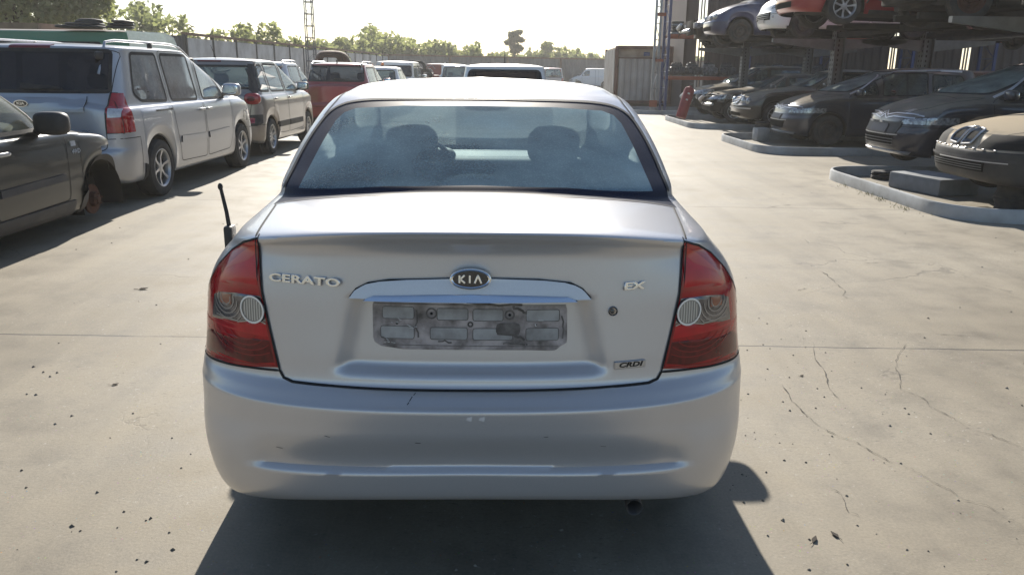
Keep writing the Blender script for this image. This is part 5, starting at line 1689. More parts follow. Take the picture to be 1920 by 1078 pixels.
for i, yy in enumerate((9.5, 10.3, 12.95, 13.75, 15.85, 16.65, 19.1, 19.9, 22.5, 23.3, 26.3, 27.1)):
    q = MB(); q.box((7.35, yy, 2.395), (2.3, .10, .10), bev=.01)
    o = q.obj('support_arm', M_DARK); o['n'] = i
    tag(o, '%s short steel support arm of the %s upper car counted from the camera' % (('nearer', 'farther')[i % 2], ('first', 'second', 'third', 'fourth', 'fifth', 'sixth')[i // 2]), 'support arm', 'support arms under the upper cars')
    del o['n']
def kerb(label, pts, h=.15, th=.035):
    """bent galvanised guard rail standing on the ground, corners rounded"""
    r = MB()
    rp = [Vector((p[0], p[1], 0)) for p in roundpoly(pts, .75, 8)]
    n = len(rp); vs = []; fs = []
    for i in range(n):
        t = (rp[(i + 1) % n] - rp[i - 1]).normalized(); nn = Vector((t.y, -t.x, 0))
        for (o, z) in ((0, .0), (0, h - .01), (-.01, h), (-th + .0, h), (-th - .01, h - .02), (-th - .01, 0)):
            vs.append(rp[i] + nn * (o) + Vector((0, 0, z)))
    for i in range(n):
        for k in range(5): fs.append((i * 6 + k, i * 6 + k + 1, ((i + 1) % n) * 6 + k + 1, ((i + 1) % n) * 6 + k))
    r.add(vs, fs)
    o = empty('kerb_guard', (0, 0, 0), 0, label, 'kerb', 'steel kerb guards round the rack columns')
    r.obj('guard_rail', M_KERB, o)
    q = MB(); acc = 0
    for i in range(n):
        a, b = rp[i], rp[(i + 1) % n]; d = (b - a); 
        if d.length > 1.0:
            for t in (.25, .5, .75):
                p = a.lerp(b, t); R = Matrix.Rotation(atan2(d.y, d.x), 3, 'Z'); q.box((p.x, p.y, h / 2), (.012, .012, h + .004), R)
    q.obj('joint', M_SEAM, o)
    return o
kerb('long grey steel kerb guard nearest the camera with a rounded end', [(4.72, 8.35), (4.72, 12.35), (12, 12.35), (12, 8.35)])
kerb('grey steel kerb guard in front of the middle dark people carrier', [(4.82, 15.5), (4.82, 19.2), (12, 19.2), (12, 15.5)])
kerb('grey steel kerb guard under the red gas cylinder and the wrecked fronts', [(4.98, 22.5), (4.98, 27.2), (12, 27.2), (12, 22.5)])
kerb('grey steel kerb guard at the foot of the racking by the container', [(4.45, 30.2), (4.45, 33.6), (12, 33.6), (12, 30.2)])
# props on the islands
def drum_stack(x, y, label, n=2, r=.20, h=.17, z0=0.0):
    o = empty('rubber_block', (x, y, z0), 0, label, 'support', 'round rubber supports under the lower cars')
    for k in range(n):
        q = MB(); z = k * h
        q.lathe([(z, 0), (z, r), (z + .02, r + .012), (z + h * .4, r - .015), (z + h * .6, r - .015), (z + h - .02, r + .012), (z + h, r), (z + h, 0)], (0, 0, 0), 'z', 24)
        q.obj('rubber_ring', M_TYRE, o)
    return o
drum_stack(5.62, 8.95, 'dark rubber drum under the bumper of the brown saloon', 2, .17, .19)
drum_stack(5.98, 19.55, 'ribbed dark rubber stack under the grey nosed saloon', 3, .17, .13)
drum_stack(5.55, 12.0, 'low dark rubber ring beside the grey block on the near island', 2, .16, .06)
def plinth(x, y, d, label, rz=0, m=None):
    o = MB(); o.box((0, 0, d[2] / 2), d, bev=.03)
    p = o.obj('concrete_block', m or M_CONC); p.location = (x, y, 0); p.rotation_euler = (0, 0, rz)
    tag(p, label, 'block'); return p
plinth(5.65, 10.75, (.62, .95, .22), 'flat grey block lying on the near island beside the rubber drum', .25, mat('grey_block', (.22, .23, .24), .8, noise=.5, nscale=6))
plinth(5.72, 18.75, (.30, .3, .3), 'small grey box at the foot of the ribbed rubber stack', .1, M_KERB)
# red gas cylinder leaning on the far wrecks
cy = empty('gas_cylinder', (5.16, 25.2, .16), 0, 'red gas cylinder leaning against the wrecked black car', 'gas cylinder', ry=radians(16), rx=radians(-8))
q = MB(); q.lathe([(0, 0), (0, .145), (.03, .16), (.84, .16), (.93, .13), (.97, .05), (1.0, .045), (1.0, 0)], (0, 0, 0), 'z', 28)
q.obj('cylinder_body', mat('cylinder_red', (.28, .025, .03), .5, noise=.5, nscale=5, col2=(.14, .03, .03)), cy)
q = MB(); q.lathe([(1.0, .03), (1.06, .03), (1.06, 0)], (0, 0, 0), 'z', 12); q.tube([(-.05, 0, 1.07), (.05, 0, 1.07)], .018, 6); q.obj('valve', M_ENG, cy)
for z in (.55, .74):
    q = MB(); q.box((-.02, -.161, z), (.07, .006, .05)); q.obj('paper_label', mat('paper', (.6, .6, .58), .8), cy)
# weeds along the kerb
rnd = random.Random(9); q = MB()
for (cx, cy_) in ((4.60, 9.9), (4.62, 10.4), (4.58, 9.2), (4.64, 11.1)):
    for k in range(26):
        x = cx + rnd.gauss(0, .06); y = cy_ + rnd.gauss(0, .14); a = rnd.random() * 6.28; h = rnd.uniform(.02, .07)
        q.add([(x, y, 0), (x + .006, y, 0), (x + cos(a) * h * .7, y + sin(a) * h * .7, h)], [(0, 1, 2)])
tag(q.obj('grass', mat('weed', (.20, .20, .06), .9), recalc=False), 'sparse weeds growing at the foot of the near kerb', 'weeds', kind='stuff')
# ---------------------------------------------------------------- other vehicles
W_ = {}
def fp(name, poly, m, off=.006, view='front', rows=6, cols=14, thick=.0, both=False, sgn=1, label=None):
    def fn(root, sk, bm):
        for q in ([poly, mirx(poly)] if both and view != 'side' else [poly]):
            for s in ((-1, 1) if (both and view == 'side') else (sgn,)):
                a = MB(); sk.patch(a, view, q, off, rows, cols, s, thick); o = a.obj(name, m, root, recalc=False)
                if label: o['label'] = label
    return fn
def fstrip(name, pts, m, wd=.01, off=.006, view='front', both=False, closed=False, sgn=1):
    def fn(root, sk, bm):
        for q in ([pts, mirx(pts)] if both and view != 'side' else [pts]):
            for s in ((-1, 1) if (both and view == 'side') else (sgn,)):
                a = MB(); sk.strip(a, view, q, wd, s, off, closed=closed, step=.04); a.obj(name, m, root, recalc=False)
    return fn
def fell(name, c, r, m, e1=.8, e2=.8, both=False, parent_of=None):
    def fn(root, sk, bm):
        for s in ((1, -1) if both else (1,)):
            a = MB(); a.ell((c[0] * s, c[1], c[2]), r, e1, e2); a.obj(name, m, root)
    return fn
def fbox(name, c, d, m, bev=.02, rz=0):
    def fn(root, sk, bm):
        a = MB(); a.box(c, d, Matrix.Rotation(rz, 3, 'Z') if rz else None, bev); a.obj(name, m, root)
    return fn
def sk_text(body, size, view, p, m, sgn=1, sx=1.0, off=.004, shear=0, name='badge', ext=.0015):
    def fn(root, sk, bm):
        q, nn = sk.hit(view, p, sgn)
        nn = nn.normalized(); X = Vector((0, 0, 1)).cross(nn).normalized(); Y = nn.cross(X).normalized()
        M = Matrix((X, Y, nn)).transposed().to_4x4(); M.translation = q + nn * off
        pnt_text(body, size, ext, m, name, root, M, sx=sx, shear=shear, offset=.0008)
    return fn

P_VAN = paint('van_silver', (0.43, 0.435, 0.455), 0.6, 0.34, dust=.30, coat=.6, top=.6, dcol=(.46, .41, .34))
P_BEIGE = paint('taupe_paint', (0.30, 0.265, 0.235), 0.55, 0.28, dust=.22, coat=.9, top=.9, dcol=(.45, .41, .36))
P_DGREEN = paint('black_green_paint', (0.008, 0.010, 0.009), 0.0, 0.3, dust=.035, coat=.6, top=1.0)
P_RED = paint('red_paint', (0.33, 0.018, 0.022), 0.3, 0.32, dust=.22, coat=.9, top=1.0, dcol=(.5, .42, .38))
P_WHITE = paint('white_paint', (0.78, 0.78, 0.77), 0.0, 0.4, dust=.15, coat=.6, top=.5, dcol=(.55, .52, .47))
P_NAVY = paint('navy_paint', (0.012, 0.016, 0.035), 0.4, 0.3, dust=.45, coat=1.0, top=1.6, dcol=(.40, .345, .265), fine=.05)
P_BLACK = paint('black_paint', (0.010, 0.010, 0.012), 0.3, 0.3, dust=.50, coat=.9, top=1.5, dcol=(.40, .345, .265))
P_TAN = paint('dusty_brown_paint', (0.05, 0.042, 0.035), 0.4, 0.35, dust=1.0, coat=.7, top=1.6, dcol=(.42, .355, .265))
P_BLUE = paint('dark_blue_paint', (0.012, 0.018, 0.075), 0.4, 0.3, dust=.25, coat=1.0, top=.9)
P_CRIM = paint('crimson_paint', (0.30, 0.012, 0.014), 0.2, 0.3, dust=.30, coat=.9, top=.9, dcol=(.45, .36, .32))
P_GREEN = paint('green_paint', (0.015, 0.16, 0.075), 0.0, 0.4, dust=.3, coat=.5, top=.6)
M_TRIMB = mat('grey_cladding', (.045, .045, .048), .6, noise=.5, nscale=4, col2=(.10, .09, .08))
M_SATIN = mat('satin_silver', (.5, .5, .51), .35, .7)

# --- silver people carrier on the left
P = dict(L=4.81, W=1.985, H=1.745, g=.24, belt=1.06, beltr=1.16, cowl=1.16, nose=.80, rw0=.13, rw1=.36, ws0=4.12, ws1=2.62, wheels=(1.05, 3.97), R=.335, roofw=.83, nR=3.3,
         paint=P_VAN, ds=.022, nr=30, sn=44, Lr=.5, bow=.03, glass_rear=G_TINT, glass=G_PALE, rim='alloy', spokes=6, tw=.225,
         side_win=[[(.66, 1.20), (.80, 1.12), (1.47, 1.10), (1.44, 1.64), (.82, 1.64)], [(1.60, 1.10), (2.42, 1.09), (2.36, 1.64), (1.57, 1.64)], [(2.60, 1.09), (3.42, 1.08), (3.10, 1.40), (2.86, 1.60), (2.58, 1.635)]],
         rear_win=[(-.80, 1.23), (.80, 1.23), (.77, 1.655), (-.77, 1.655)], rwin_r=.03, windscreen=[(-.78, 1.20), (.78, 1.20), (.68, 1.66), (-.68, 1.66)],
         tail_lamp=[[(.80, .80), (1.08, .80), (1.08, 1.20), (.805, 1.22)]], head_lamp=[[(.52, .66), (1.1, .72), (1.1, .88), (.60, .84)]],
         lamp_y=.46, rb=(.74, P_VAN), fb=(.60, P_VAN), hood='auto', tailgate=[(-.80, .62), (.80, .62), (.82, 1.66), (-.82, 1.66)],
         doors=[[(1.52, .92), (1.62, .36), (2.48, .34), (2.50, 1.68), (1.52, 1.68)], [(2.53, .34), (3.38, .36), (3.52, .60), (3.56, 1.08), (3.0, 1.56), (2.75, 1.68), (2.53, 1.68)]],
         handles=[(2.40, .96), (2.66, .96)], handle_mat=P_VAN, mirror_y=3.42, mirror_z=1.12, mirror_s=1.15, seat_y=2.6,
         patches=[fp('tailgate_garnish', [(-.62, 1.035), (.62, 1.035), (.62, 1.18), (-.62, 1.18)], P_VAN, .022, 'rear', thick=.025, cols=20),
                  fp('garnish_lip', [(-.62, 1.02), (.62, 1.02), (.62, 1.045), (-.62, 1.045)], M_SATIN, .03, 'rear', 3, 20, .03),
                  fp('plate_recess', [(-.36, .80), (.36, .80), (.34, .99), (-.34, .99)], P_VAN, .003, 'rear'),
                  fp('rear_wiper', [(-.05, 1.25), (.38, 1.25), (.38, 1.265), (.1, 1.30), (-.05, 1.31)], M_RUB, .03, 'rear', thick=.02),
                  fp('high_brake_lamp', [(-.22, 1.675), (.22, 1.675), (.21, 1.715), (-.21, 1.715)], mat('dark_red_lamp', (.16, .01, .012), .3, coat=.5), .008, 'rear', thick=.01),
                  fp('side_moulding', [(1.62, .585), (2.46, .575), (2.46, .66), (1.64, .665)], P_VAN, .014, 'side', 4, 14, .012, both=True),
                  fp('side_moulding', [(2.56, .575), (3.40, .585), (3.38, .665), (2.56, .66)], P_VAN, .014, 'side', 4, 14, .012, both=True),
                  fp('clear_band', [(.82, .965), (.915, .965), (.915, 1.055), (.82, 1.06)], M_CLR, .006, 'rear', 5, 8, both=True),
                  fp('fuel_flap', [(.62, .90), (.80, .90), (.80, 1.06), (.62, 1.06)], P_VAN, .002, 'side', both=False, sgn=-1),
                  fp('window_keyhole', [(.78, 1.24), (.80, 1.24), (.80, 1.26), (.78, 1.26)], M_SEAM, .004, 'side', 3, 3),
                  fstrip('slide_rail', [(1.02, 1.00), (1.50, 1.00)], M_SEAM, .022, .003, 'side', True),
                  fp('mud_flap', [(.62, .14), (.66, .14), (.68, .42), (.60, .44)], M_RUB, .012, 'side', both=True, thick=.02),
                  lambda r, sk, bm: rails(r, sk, 1.985, .32, 2.95, .70),
                  sk_text('EX', .045, 'rear', (.62, .82), M_CHR, sx=1.5)])
van, vsk = build_car('minivan', 'silver people carrier with roof rails and a dark tailgate window, in the left row', 'minivan', (-5.16, 8.50, 0), 0, P)
# its emblem
q, nn = vsk.hit('rear', (0, 1.11)); Me = Matrix.Translation(q + Vector((0, -.028, 0))) @ Matrix.Rotation(pi / 2, 4, 'X')
e = MB(); e.prism([(.075 * cos(t * pi / 16), .036 * sin(t * pi / 16)) for t in range(32)], 0, .008, 'z'); o = e.obj('emblem', M_CHR, van); o.matrix_local = Me; o['label'] = 'oval emblem with a black field'
e = MB(); e.prism([(.064 * cos(t * pi / 16), .028 * sin(t * pi / 16)) for t in range(32)], .008, .0095, 'z'); e.obj('emblem_field', mat('emblem_black', (.012,) * 3), o)
pnt_text('KIA', .042, .001, M_CHR, 'emblem_letters', o, Matrix.Translation((0, 0, .0105)), sx=1.25, offset=.001)

# --- taupe compact people carrier ahead of it
M_REDG = mat('red_lens', (.4, .01, .01))
P = dict(L=4.15, W=1.78, H=1.665, g=.22, belt=1.04, beltr=1.12, cowl=1.12, nose=.82, rw0=.12, rw1=.34, ws0=3.40, ws1=2.05, wheels=(.78, 3.37), R=.315, roofw=.76, nR=3.0, paint=P_BEIGE, ds=.03, sn=36,
         side_win=[[(.40, 1.11), (.86, 1.10), (.86, 1.54), (.46, 1.54)], [(.97, 1.10), (1.78, 1.09), (1.76, 1.56), (.97, 1.56)], [(1.88, 1.09), (2.86, 1.09), (2.62, 1.36), (2.34, 1.54), (1.88, 1.56)]],
         rear_win=[(-.70, 1.16), (.70, 1.16), (.64, 1.52), (-.64, 1.52)], windscreen=[(-.7, 1.16), (.7, 1.16), (.6, 1.58), (-.6, 1.58)], glass=G_SIDE, seat_y=1.95,
         head_lamp=[[(.5, .68), (.95, .70), (.95, .84), (.55, .84)]], rb=(.55, P_BEIGE), fb=(.55, P_BEIGE), tailgate=[(-.66, .60), (.66, .60), (.74, 1.1), (.68, 1.6), (-.68, 1.6), (-.74, 1.1)],
         doors=[[(.92, .70), (1.12, .36), (1.80, .34), (1.82, 1.6), (.92, 1.58)], [(1.84, .34), (2.86, .36), (2.95, 1.08), (2.4, 1.58), (1.84, 1.6)]],
         handles=[(1.08, .97), (1.98, .97)], mirror_y=2.78, mirror_z=1.10, mirror_mat=M_PLB, rim='alloy', spokes=9,
         patches=[fp('black_pillar', [(.655, 1.135), (.88, 1.10), (.78, 1.56), (.60, 1.56)], M_PLB, .004, 'rear', 6, 10, both=True),
                  fp('reflector_surround', [(.50, .52), (.84, .54), (.84, .72), (.56, .72)], M_PLB, .012, 'rear', thick=.015, both=True),
                  fp('reflector', [(.58, .58), (.74, .58), (.74, .67), (.58, .67)], M_RED, .022, 'rear', thick=.015, both=True),
                  fell('tail_light', (.735, .155, .99), (.145, .085, .10), M_RED, .8, .8, True),
                  fell('lens_eye', (.735, .085, .99), (.07, .02, .045), M_LENSD, .8, .8, True),
                  fp('side_moulding', [(1.1, .46), (1.80, .46), (1.80, .56), (1.1, .56)], M_PLB, .012, 'side', thick=.012, both=True),
                  fp('side_moulding', [(1.86, .46), (2.8, .46), (2.78, .56), (1.86, .56)], M_PLB, .012, 'side', thick=.012, both=True),
                  lambda r, sk, bm: MB().tube([(0, .62, 1.66), (0, .42, 1.86)], [.006, .003], 6).obj('aerial', M_RUB, r),
                  fp('roof_spoiler_lamp', [(-.2, 1.585), (.2, 1.585), (.2, 1.61), (-.2, 1.61)], M_LENSD, .006, 'rear')])
build_car('compact_car', 'taupe compact people carrier with round red tail lights, ahead of the silver people carrier', 'car', (-5.18, 13.72, 0), 0, P)

# --- dark green-black off-roader without its front wheel, left edge
P = dict(L=4.04, W=1.83, H=1.66, g=.30, belt=1.03, beltr=1.05, cowl=1.13, nose=.86, rw0=.14, rw1=.42, ws0=3.0, ws1=2.12, wheels=(.80, 3.43), R=.345, roofw=.74, paint=P_DGREEN, ds=.022, nr=24, nf=28, sn=46, hoody=2.9,
         side_win=[[(.35, 1.12), (.85, 1.08), (.85, 1.50), (.50, 1.50)], [(.95, 1.08), (1.66, 1.07), (1.64, 1.52), (.95, 1.52)], [(1.76, 1.07), (2.68, 1.08), (2.46, 1.28), (2.15, 1.49), (1.76, 1.52)]],
         rear_win=[(-.66, 1.1), (.66, 1.1), (.58, 1.52), (-.58, 1.52)], windscreen=[(-.7, 1.18), (.7, 1.18), (.58, 1.56), (-.58, 1.56)], seat_y=1.9,
         tail_lamp=[[(.68, .85), (1.0, .85), (1.0, 1.15), (.70, 1.15)]], fb=(.86, None), rb=(.6, M_TRIMB), hood='auto', head_mat=M_DARK,
         doors=[[(.92, .74), (1.12, .44), (1.70, .42), (1.71, 1.56), (.92, 1.55)], [(1.735, .42), (2.78, .44), (2.84, 1.08), (2.22, 1.55), (1.735, 1.56)]],
         handles=[(1.58, .93), (1.90, .93)], handle_mat=P_VAN, mirror_y=2.50, mirror_z=1.06, mirror_mat=M_PLB, mirror_s=1.25, dark_mirror=True, wheel_kinds={(1, 1): None, (1, -1): None}, glass=glass('pale_door_glass', (.70, .74, .68), .25, (.5, .52, .44), .05),
         patches=[fp('side_moulding', [(1.78, .60), (2.72, .62), (2.72, .68), (1.78, .66)], M_TRIMB, .02, 'side', thick=.02, both=True),
                  fp('sill_cladding', [(1.16, .30), (2.86, .30), (2.86, .43), (1.16, .42)], M_TRIMB, .012, 'side', 5, 20, .012, both=True),
                  fp('side_indicator', [(2.90, .905), (2.98, .905), (2.98, .95), (2.90, .95)], M_CLR, .008, 'side', thick=.008, both=True),
                  sk_text('4WD', .055, 'side', (2.97, .855), M_CHR, sx=1.15, shear=.2),
                  fbox('radiator_frame', (0, 3.80, .62), (1.15, .08, .5), M_DARK), fbox('crash_beam', (0, 3.93, .58), (1.2, .07, .1), M_COLM)])
def arch_clad(root, sk, P_, y, m=M_TRIMB, wd=.07):
    R = P_['R'] + .05
    for s in (-1, 1):
        a = MB(); pts = [(y + cos(pi * t / 18) * (R + wd / 2 - .01), P_['R'] + sin(pi * t / 18) * (R + wd / 2 - .01)) for t in range(-2, 21)]
        sk.strip(a, 'side', pts, wd, s, .010, closed=False, step=.08); o = a.obj('arch_cladding', m, root, recalc=False)
suv, ssk = build_car('offroad_car', 'dark off-road car at the left edge, jacked down on a bare rusty brake disc', 'car', (-4.90, 4.36, -.11), 0, P)
arch_clad(suv, ssk, P, 3.43); arch_clad(suv, ssk, P, .80)

# --- far left row and vehicles down the lane
def hatch(**k):
    d = dict(L=4.2, W=1.76, H=1.55, belt=.98, beltr=1.02, cowl=1.05, nose=.75, rw0=.12, rw1=.42, ws0=3.15, ws1=2.1, wheels=(.78, 3.38), R=.31, roofw=.74, ds=.04, nr=16, nf=16, sn=24, trim_w=.03)
    d.update(k)
    b, H = d['belt'], d['H']; t = H - .13; ws0, ws1 = d['ws0'], d['ws1']; rw1 = d['rw1']
    m_ = (rw1 + ws0) / 2 - .05
    d.setdefault('side_win', [[(rw1 + .25, b + .06), (m_ - .04, b + .05), (m_ - .04, t), (rw1 + .35, t)], [(m_ + .05, b + .05), (ws0 - .5, b + .05), (lerp(ws0, ws1, .45) - .35, (b + t) / 2 + .06), (ws1 + .02, t - .02), (m_ + .05, t)]])
    d.setdefault('rear_win', [(-d['W'] * .37, d['beltr'] + .04), (d['W'] * .37, d['beltr'] + .04), (d['W'] * .33, H - .14), (-d['W'] * .33, H - .14)])
    d.setdefault('windscreen', [(-d['W'] * .40, d['cowl'] + .03), (d['W'] * .40, d['cowl'] + .03), (d['W'] * .32, H - .09), (-d['W'] * .32, H - .09)])
    d.setdefault('tail_lamp', [[(d['W'] * .36, .74), (d['W'] * .6, .74), (d['W'] * .6, 1.0), (d['W'] * .37, 1.0)]])
    n = d['nose']
    d.setdefault('head_lamp', [[(d['W'] * .27, n - .14), (d['W'] * .6, n - .10), (d['W'] * .6, n + .06), (d['W'] * .33, n + .01)]])
    d.setdefault('doors', [[(ws1 - 1.15, .5), (ws1 - .95, .36), (m_ - .01, .34), (m_, H - .1), (ws1 - 1.15, H - .14)], [(m_ + .02, .34), (ws0 - .45, .36), (ws0 - .36, b + .02), (ws1 + .1, H - .1), (m_ + .02, H - .1)]])
    d.setdefault('handles', [(m_ - .15, b - .09), (m_ + .22, b - .09)])
    d.setdefault('rb', (.55, d['paint'])); d.setdefault('fb', (.52, d['paint'])); d.setdefault('hood', 'auto')
    d.setdefault('mirror_y', ws0 - .55)
    return d
P = hatch(L=4.5, W=1.84, H=1.66, paint=P_RED, belt=1.05, beltr=1.12, cowl=1.12, rw1=.35, ws1=2.3, ws0=3.3, roofw=.76, glass_rear=glass('dark_tailgate_glass', (.35, .36, .42), .12, (.4, .4, .45), .05),
          wheels=(.85, 3.55), R=.34, rear_win=[(-.72, 1.19), (.72, 1.19), (.68, 1.555), (-.68, 1.555)],
          patches=[lambda r, sk, bm: rails(r, sk, 1.84, .40, 2.4, .64, M_SATIN, M_SATIN), fell('emblem', (0, .085, 1.06), (.07, .015, .032), M_CHR),
                   fp('roof_panel', [(-.66, .42), (.66, .42), (.62, 2.3), (-.62, 2.3)], P_WHITE, .003, 'top', 20, 12), fp('rear_wiper', [(-.02, 1.22), (.4, 1.22), (.4, 1.24), (-.02, 1.26)], M_RUB, .02, 'rear'),  # white roof sheet is painted sun glare, the roof itself is red
                   lambda r, sk, bm: MB().prism([(.45, 1.64), (.62, 1.66), (.46, 1.72)], -.012, .012, 'x').obj('roof_fin', M_PLB, r)])
build_car('red_suv', 'red off-road car with silver roof rails and an oval badge on its tailgate', 'car', (-4.62, 21.0, 0), 0, P)
P = hatch(L=4.4, W=1.8, H=1.68, paint=P_WHITE, belt=1.05, cowl=1.1, roofw=.76, patches=[lambda r, sk, bm: rails(r, sk, 1.8, .4, 2.4, .62, M_SATIN, M_SATIN)])
build_car('white_estate', 'white car with a silver roof rail half hidden left of the red one', 'car', (-7.1, 22.5, 0), 0, P)
P = hatch(paint=P_WHITE, H=1.60, W=1.72, L=4.0, ws0=3.0, ws1=2.0, wheels=(.7, 3.2))
build_car('white_hatchback', 'white hatchback with a see-through rear window, just beyond the red off-road car', 'car', (-4.72, 28.0, 0), 0, P)
e = empty('beacon', (-4.62, 28.9, 1.60), 0, 'small orange warning beacon on the roof of the white hatchback', 'beacon')
MB().lathe([(0, 0), (0, .07), (.03, .07), (.03, 0)], (0, 0, 0), 'z', 16).obj('beacon_base', M_PLB, e)
MB().lathe([(.03, 0), (.03, .055), (.10, .05), (.13, .03), (.14, 0)], (0, 0, 0), 'z', 16).obj('beacon_dome', mat('orange_dome', (.8, .22, .02), .2, coat=1.0), e)
P = hatch(paint=P_WHITE, H=1.84, W=1.82, L=4.4, belt=1.10, beltr=1.15, cowl=1.12, rw0=.06, rw1=.16, ws0=3.6, ws1=2.8, roofw=.86, tum=.9, nR=3.6, wheels=(.85, 3.55),
          rear_win=[(-.72, 1.22), (.72, 1.22), (.70, 1.64), (-.70, 1.64)], side_win=[[(.4, 1.2), (1.3, 1.2), (1.3, 1.64), (.45, 1.64)], [(1.4, 1.2), (2.2, 1.2), (2.2, 1.65), (1.4, 1.65)], [(2.3, 1.18), (3.2, 1.18), (2.8, 1.6), (2.3, 1.65)]], glass_rear=G_TINT, glass=G_DUSTY)
build_car('white_van', 'boxy white van with a dark rear window, beyond the white hatchback', 'van', (-5.0, 34.0, 0), 0, P)
P = hatch(paint=P_WHITE, H=1.62, W=1.72, L=4.05, ws0=3.1, ws1=2.1, belt=1.02, beltr=1.10, roofw=.80, rw1=.36, glass_rear=glass('brown_tailgate_glass', (.10, .06, .05), .08, (.3, .25, .22), .03), rear_win=[(-.66, 1.16), (.66, 1.16), (.60, 1.50), (-.60, 1.50)],
          patches=[lambda r, sk, bm: MB().tube([(0, .55, 1.61), (0, .42, 2.05)], [.007, .003], 6).obj('aerial', M_RUB, r)])
build_car('white_people_carrier', 'white car with a tall roof aerial parked straight ahead of the silver saloon', 'car', (-.17, 13.6, 0), 0, P)
P = hatch(paint=P_WHITE, H=1.82, W=1.80, L=4.2, belt=1.08, cowl=1.1, rw0=.06, rw1=.16, ws0=3.4, ws1=2.6, roofw=.86, nR=3.6, side_win=[[(2.3, 1.14), (3.0, 1.13), (2.7, 1.5), (2.3, 1.58)]], wheels=(.8, 3.35), detail=True, hood='auto')
build_car('panel_van', 'white delivery van far off, facing left in front of the container', 'van', (9.4, 79.0, 0), radians(90), P)
P = hatch(paint=paint('faded_white', (.6, .57, .55), 0, .5, dust=.3, dcol=(.5, .42, .36)), H=1.75, W=1.75, L=4.0, rw0=.06, rw1=.2, ws0=3.2, ws1=2.5, belt=1.1, roofw=.84,
          patches=[fp('roof_panel', [(-.6, .2), (.6, .2), (.6, 2.5), (-.6, 2.5)], P_RED, .006, 'top', 12, 8)])
build_car('faded_van', 'faded white van with a red roof, far off left of the delivery van', 'van', (2.95, 62.0, 0), radians(10), P)
P = hatch(paint=paint('dull_red_paint', (.20, .03, .025), 0, .6, dust=.4), H=1.86, W=1.8, L=4.2, rw0=.06, rw1=.16, ws0=3.4, ws1=2.6, belt=1.1, roofw=.86, nR=3.6, side_win=[], rear_win=None)
build_car('red_van', 'dull dark red van far off, right of the heap of wrecked parts', 'van', (-4.6, 47.0, 0), radians(-25), P)
# white boxes and heap of wrecks
e = empty('white_container', (-3.9, 44.0, 0), 0, 'low white box body standing far off right of the red van', 'container')
q = MB(); corr(q, 0, 0, 1.5, 0, .1, 1.72, .22, .02); q.box((.75, .55, .9), (1.5, 1.0, 1.55)); q.obj('box_body', P_WHITE, e, recalc=False)
q = MB(); q.box((.75, .5, 1.76), (1.56, 1.1, .05)); q.obj('box_lid', M_SATIN, e)
P = hatch(paint=P_WHITE, H=1.76, W=1.7, L=3.9, rw0=.06, rw1=.3, belt=1.05)
build_car('white_car', 'white car roof showing far off just left of the white car ahead', 'car', (-2.9, 40.0, 0), 0, P)
rnd = random.Random(21)
hp = empty('scrap_heap', (-4.7, 40.0, 0), 0, 'heap of torn metal and wheels piled beside the white van', 'scrap heap')
q = MB()
for k in range(60):
    a = rnd.uniform(-.9, .9); z = rnd.uniform(.1, 1.9) * (1 - abs(a) * .35); R = Matrix.Rotation(rnd.random() * 3, 3, (rnd.random(), rnd.random(), rnd.random()))
    q.box((a, rnd.uniform(-.5, .5), z), (rnd.uniform(.1, .6), rnd.uniform(.05, .3), rnd.uniform(.02, .12)), R, .01)
q.obj('scrap_metal', M_ENG, hp)
q = MB()
for k in range(14):
    a = rnd.uniform(-.6, .8); z = rnd.uniform(.9, 1.9) * (1 - abs(a) * .2)
    q.tube([(a, -.4, z), (a + rnd.uniform(-.3, .3), -.5, z + rnd.uniform(-.2, .2)), (a + rnd.uniform(-.4, .4), -.4, z + rnd.uniform(-.3, .2))], .02, 5)
q.obj('torn_pipes', M_ENG2, hp)
for k, (x, z) in enumerate(((.15, 1.62), (.45, 1.25), (-.3, 1.2))):
    q = MB(); q.lathe([(-.09, .17), (-.1, .28), (-.05, .31), (.05, .31), (.1, .28), (.09, .17), (-.09, .17)], (x, -.45, z), 'y', 18); q.obj('tyre', M_TYRE, hp)
# rusty truck cab
cb = empty('truck_cab', (-7.35, 32.0, 0), 0, 'old rusty rounded truck cab standing at the foot of the mast', 'truck cab')
rows = [(.55, .62, .55, .05, .55, 1.55, .3, .4, 3), (.60, .66, .60, .0, .6, 1.62, .3, .4, 3), (1.1, .68, 1.1, 0, 1.1, 1.62, .3, .4, 3), (1.45, .67, 1.45, .0, 1.45, 1.5, .3, .4, 3), (1.9, .62, 1.9, .06, 1.9, 1.35, .3, .4, 3), (2.05, .56, 2.05, .14, 2.05, 1.25, .3, .4, 2.8), (2.14, .44, 2.14, .25, 2.14, 1.1, .25, .3, 2.5), (2.18, .2, 2.18, .45, 2.18, .9, .15, .15, 2), (2.19, 0, 2.19, .6, 2.19, .7, .01, .01, 2)]
cbm = loft(rows, 1.7, ds=.05, nr=14, nf=14, bow=0, side_n=12, flare=0)
csk = Skin(cbm)
fs = region(cbm, [('front', [roundpoly([(-.5, 1.5), (.5, 1.5), (.44, 1.9), (-.44, 1.9)], .06, 2)], lambda c, n: n.y > .1 and c.y > .8)]); extract(cbm, fs, 'windscreen', G_DUSTY, cb)
for poly in ([(.25, 1.45), (1.05, 1.45), (.95, 1.92), (.3, 1.92)],):
    fs = region(cbm, [('side', [roundpoly(poly, .1, 3)], lambda c, n: abs(n.x) > .3)]); bmesh.ops.delete(cbm, geom=fs, context='FACES')
bm_obj('cab_shell', cbm, M_RUST, cb)
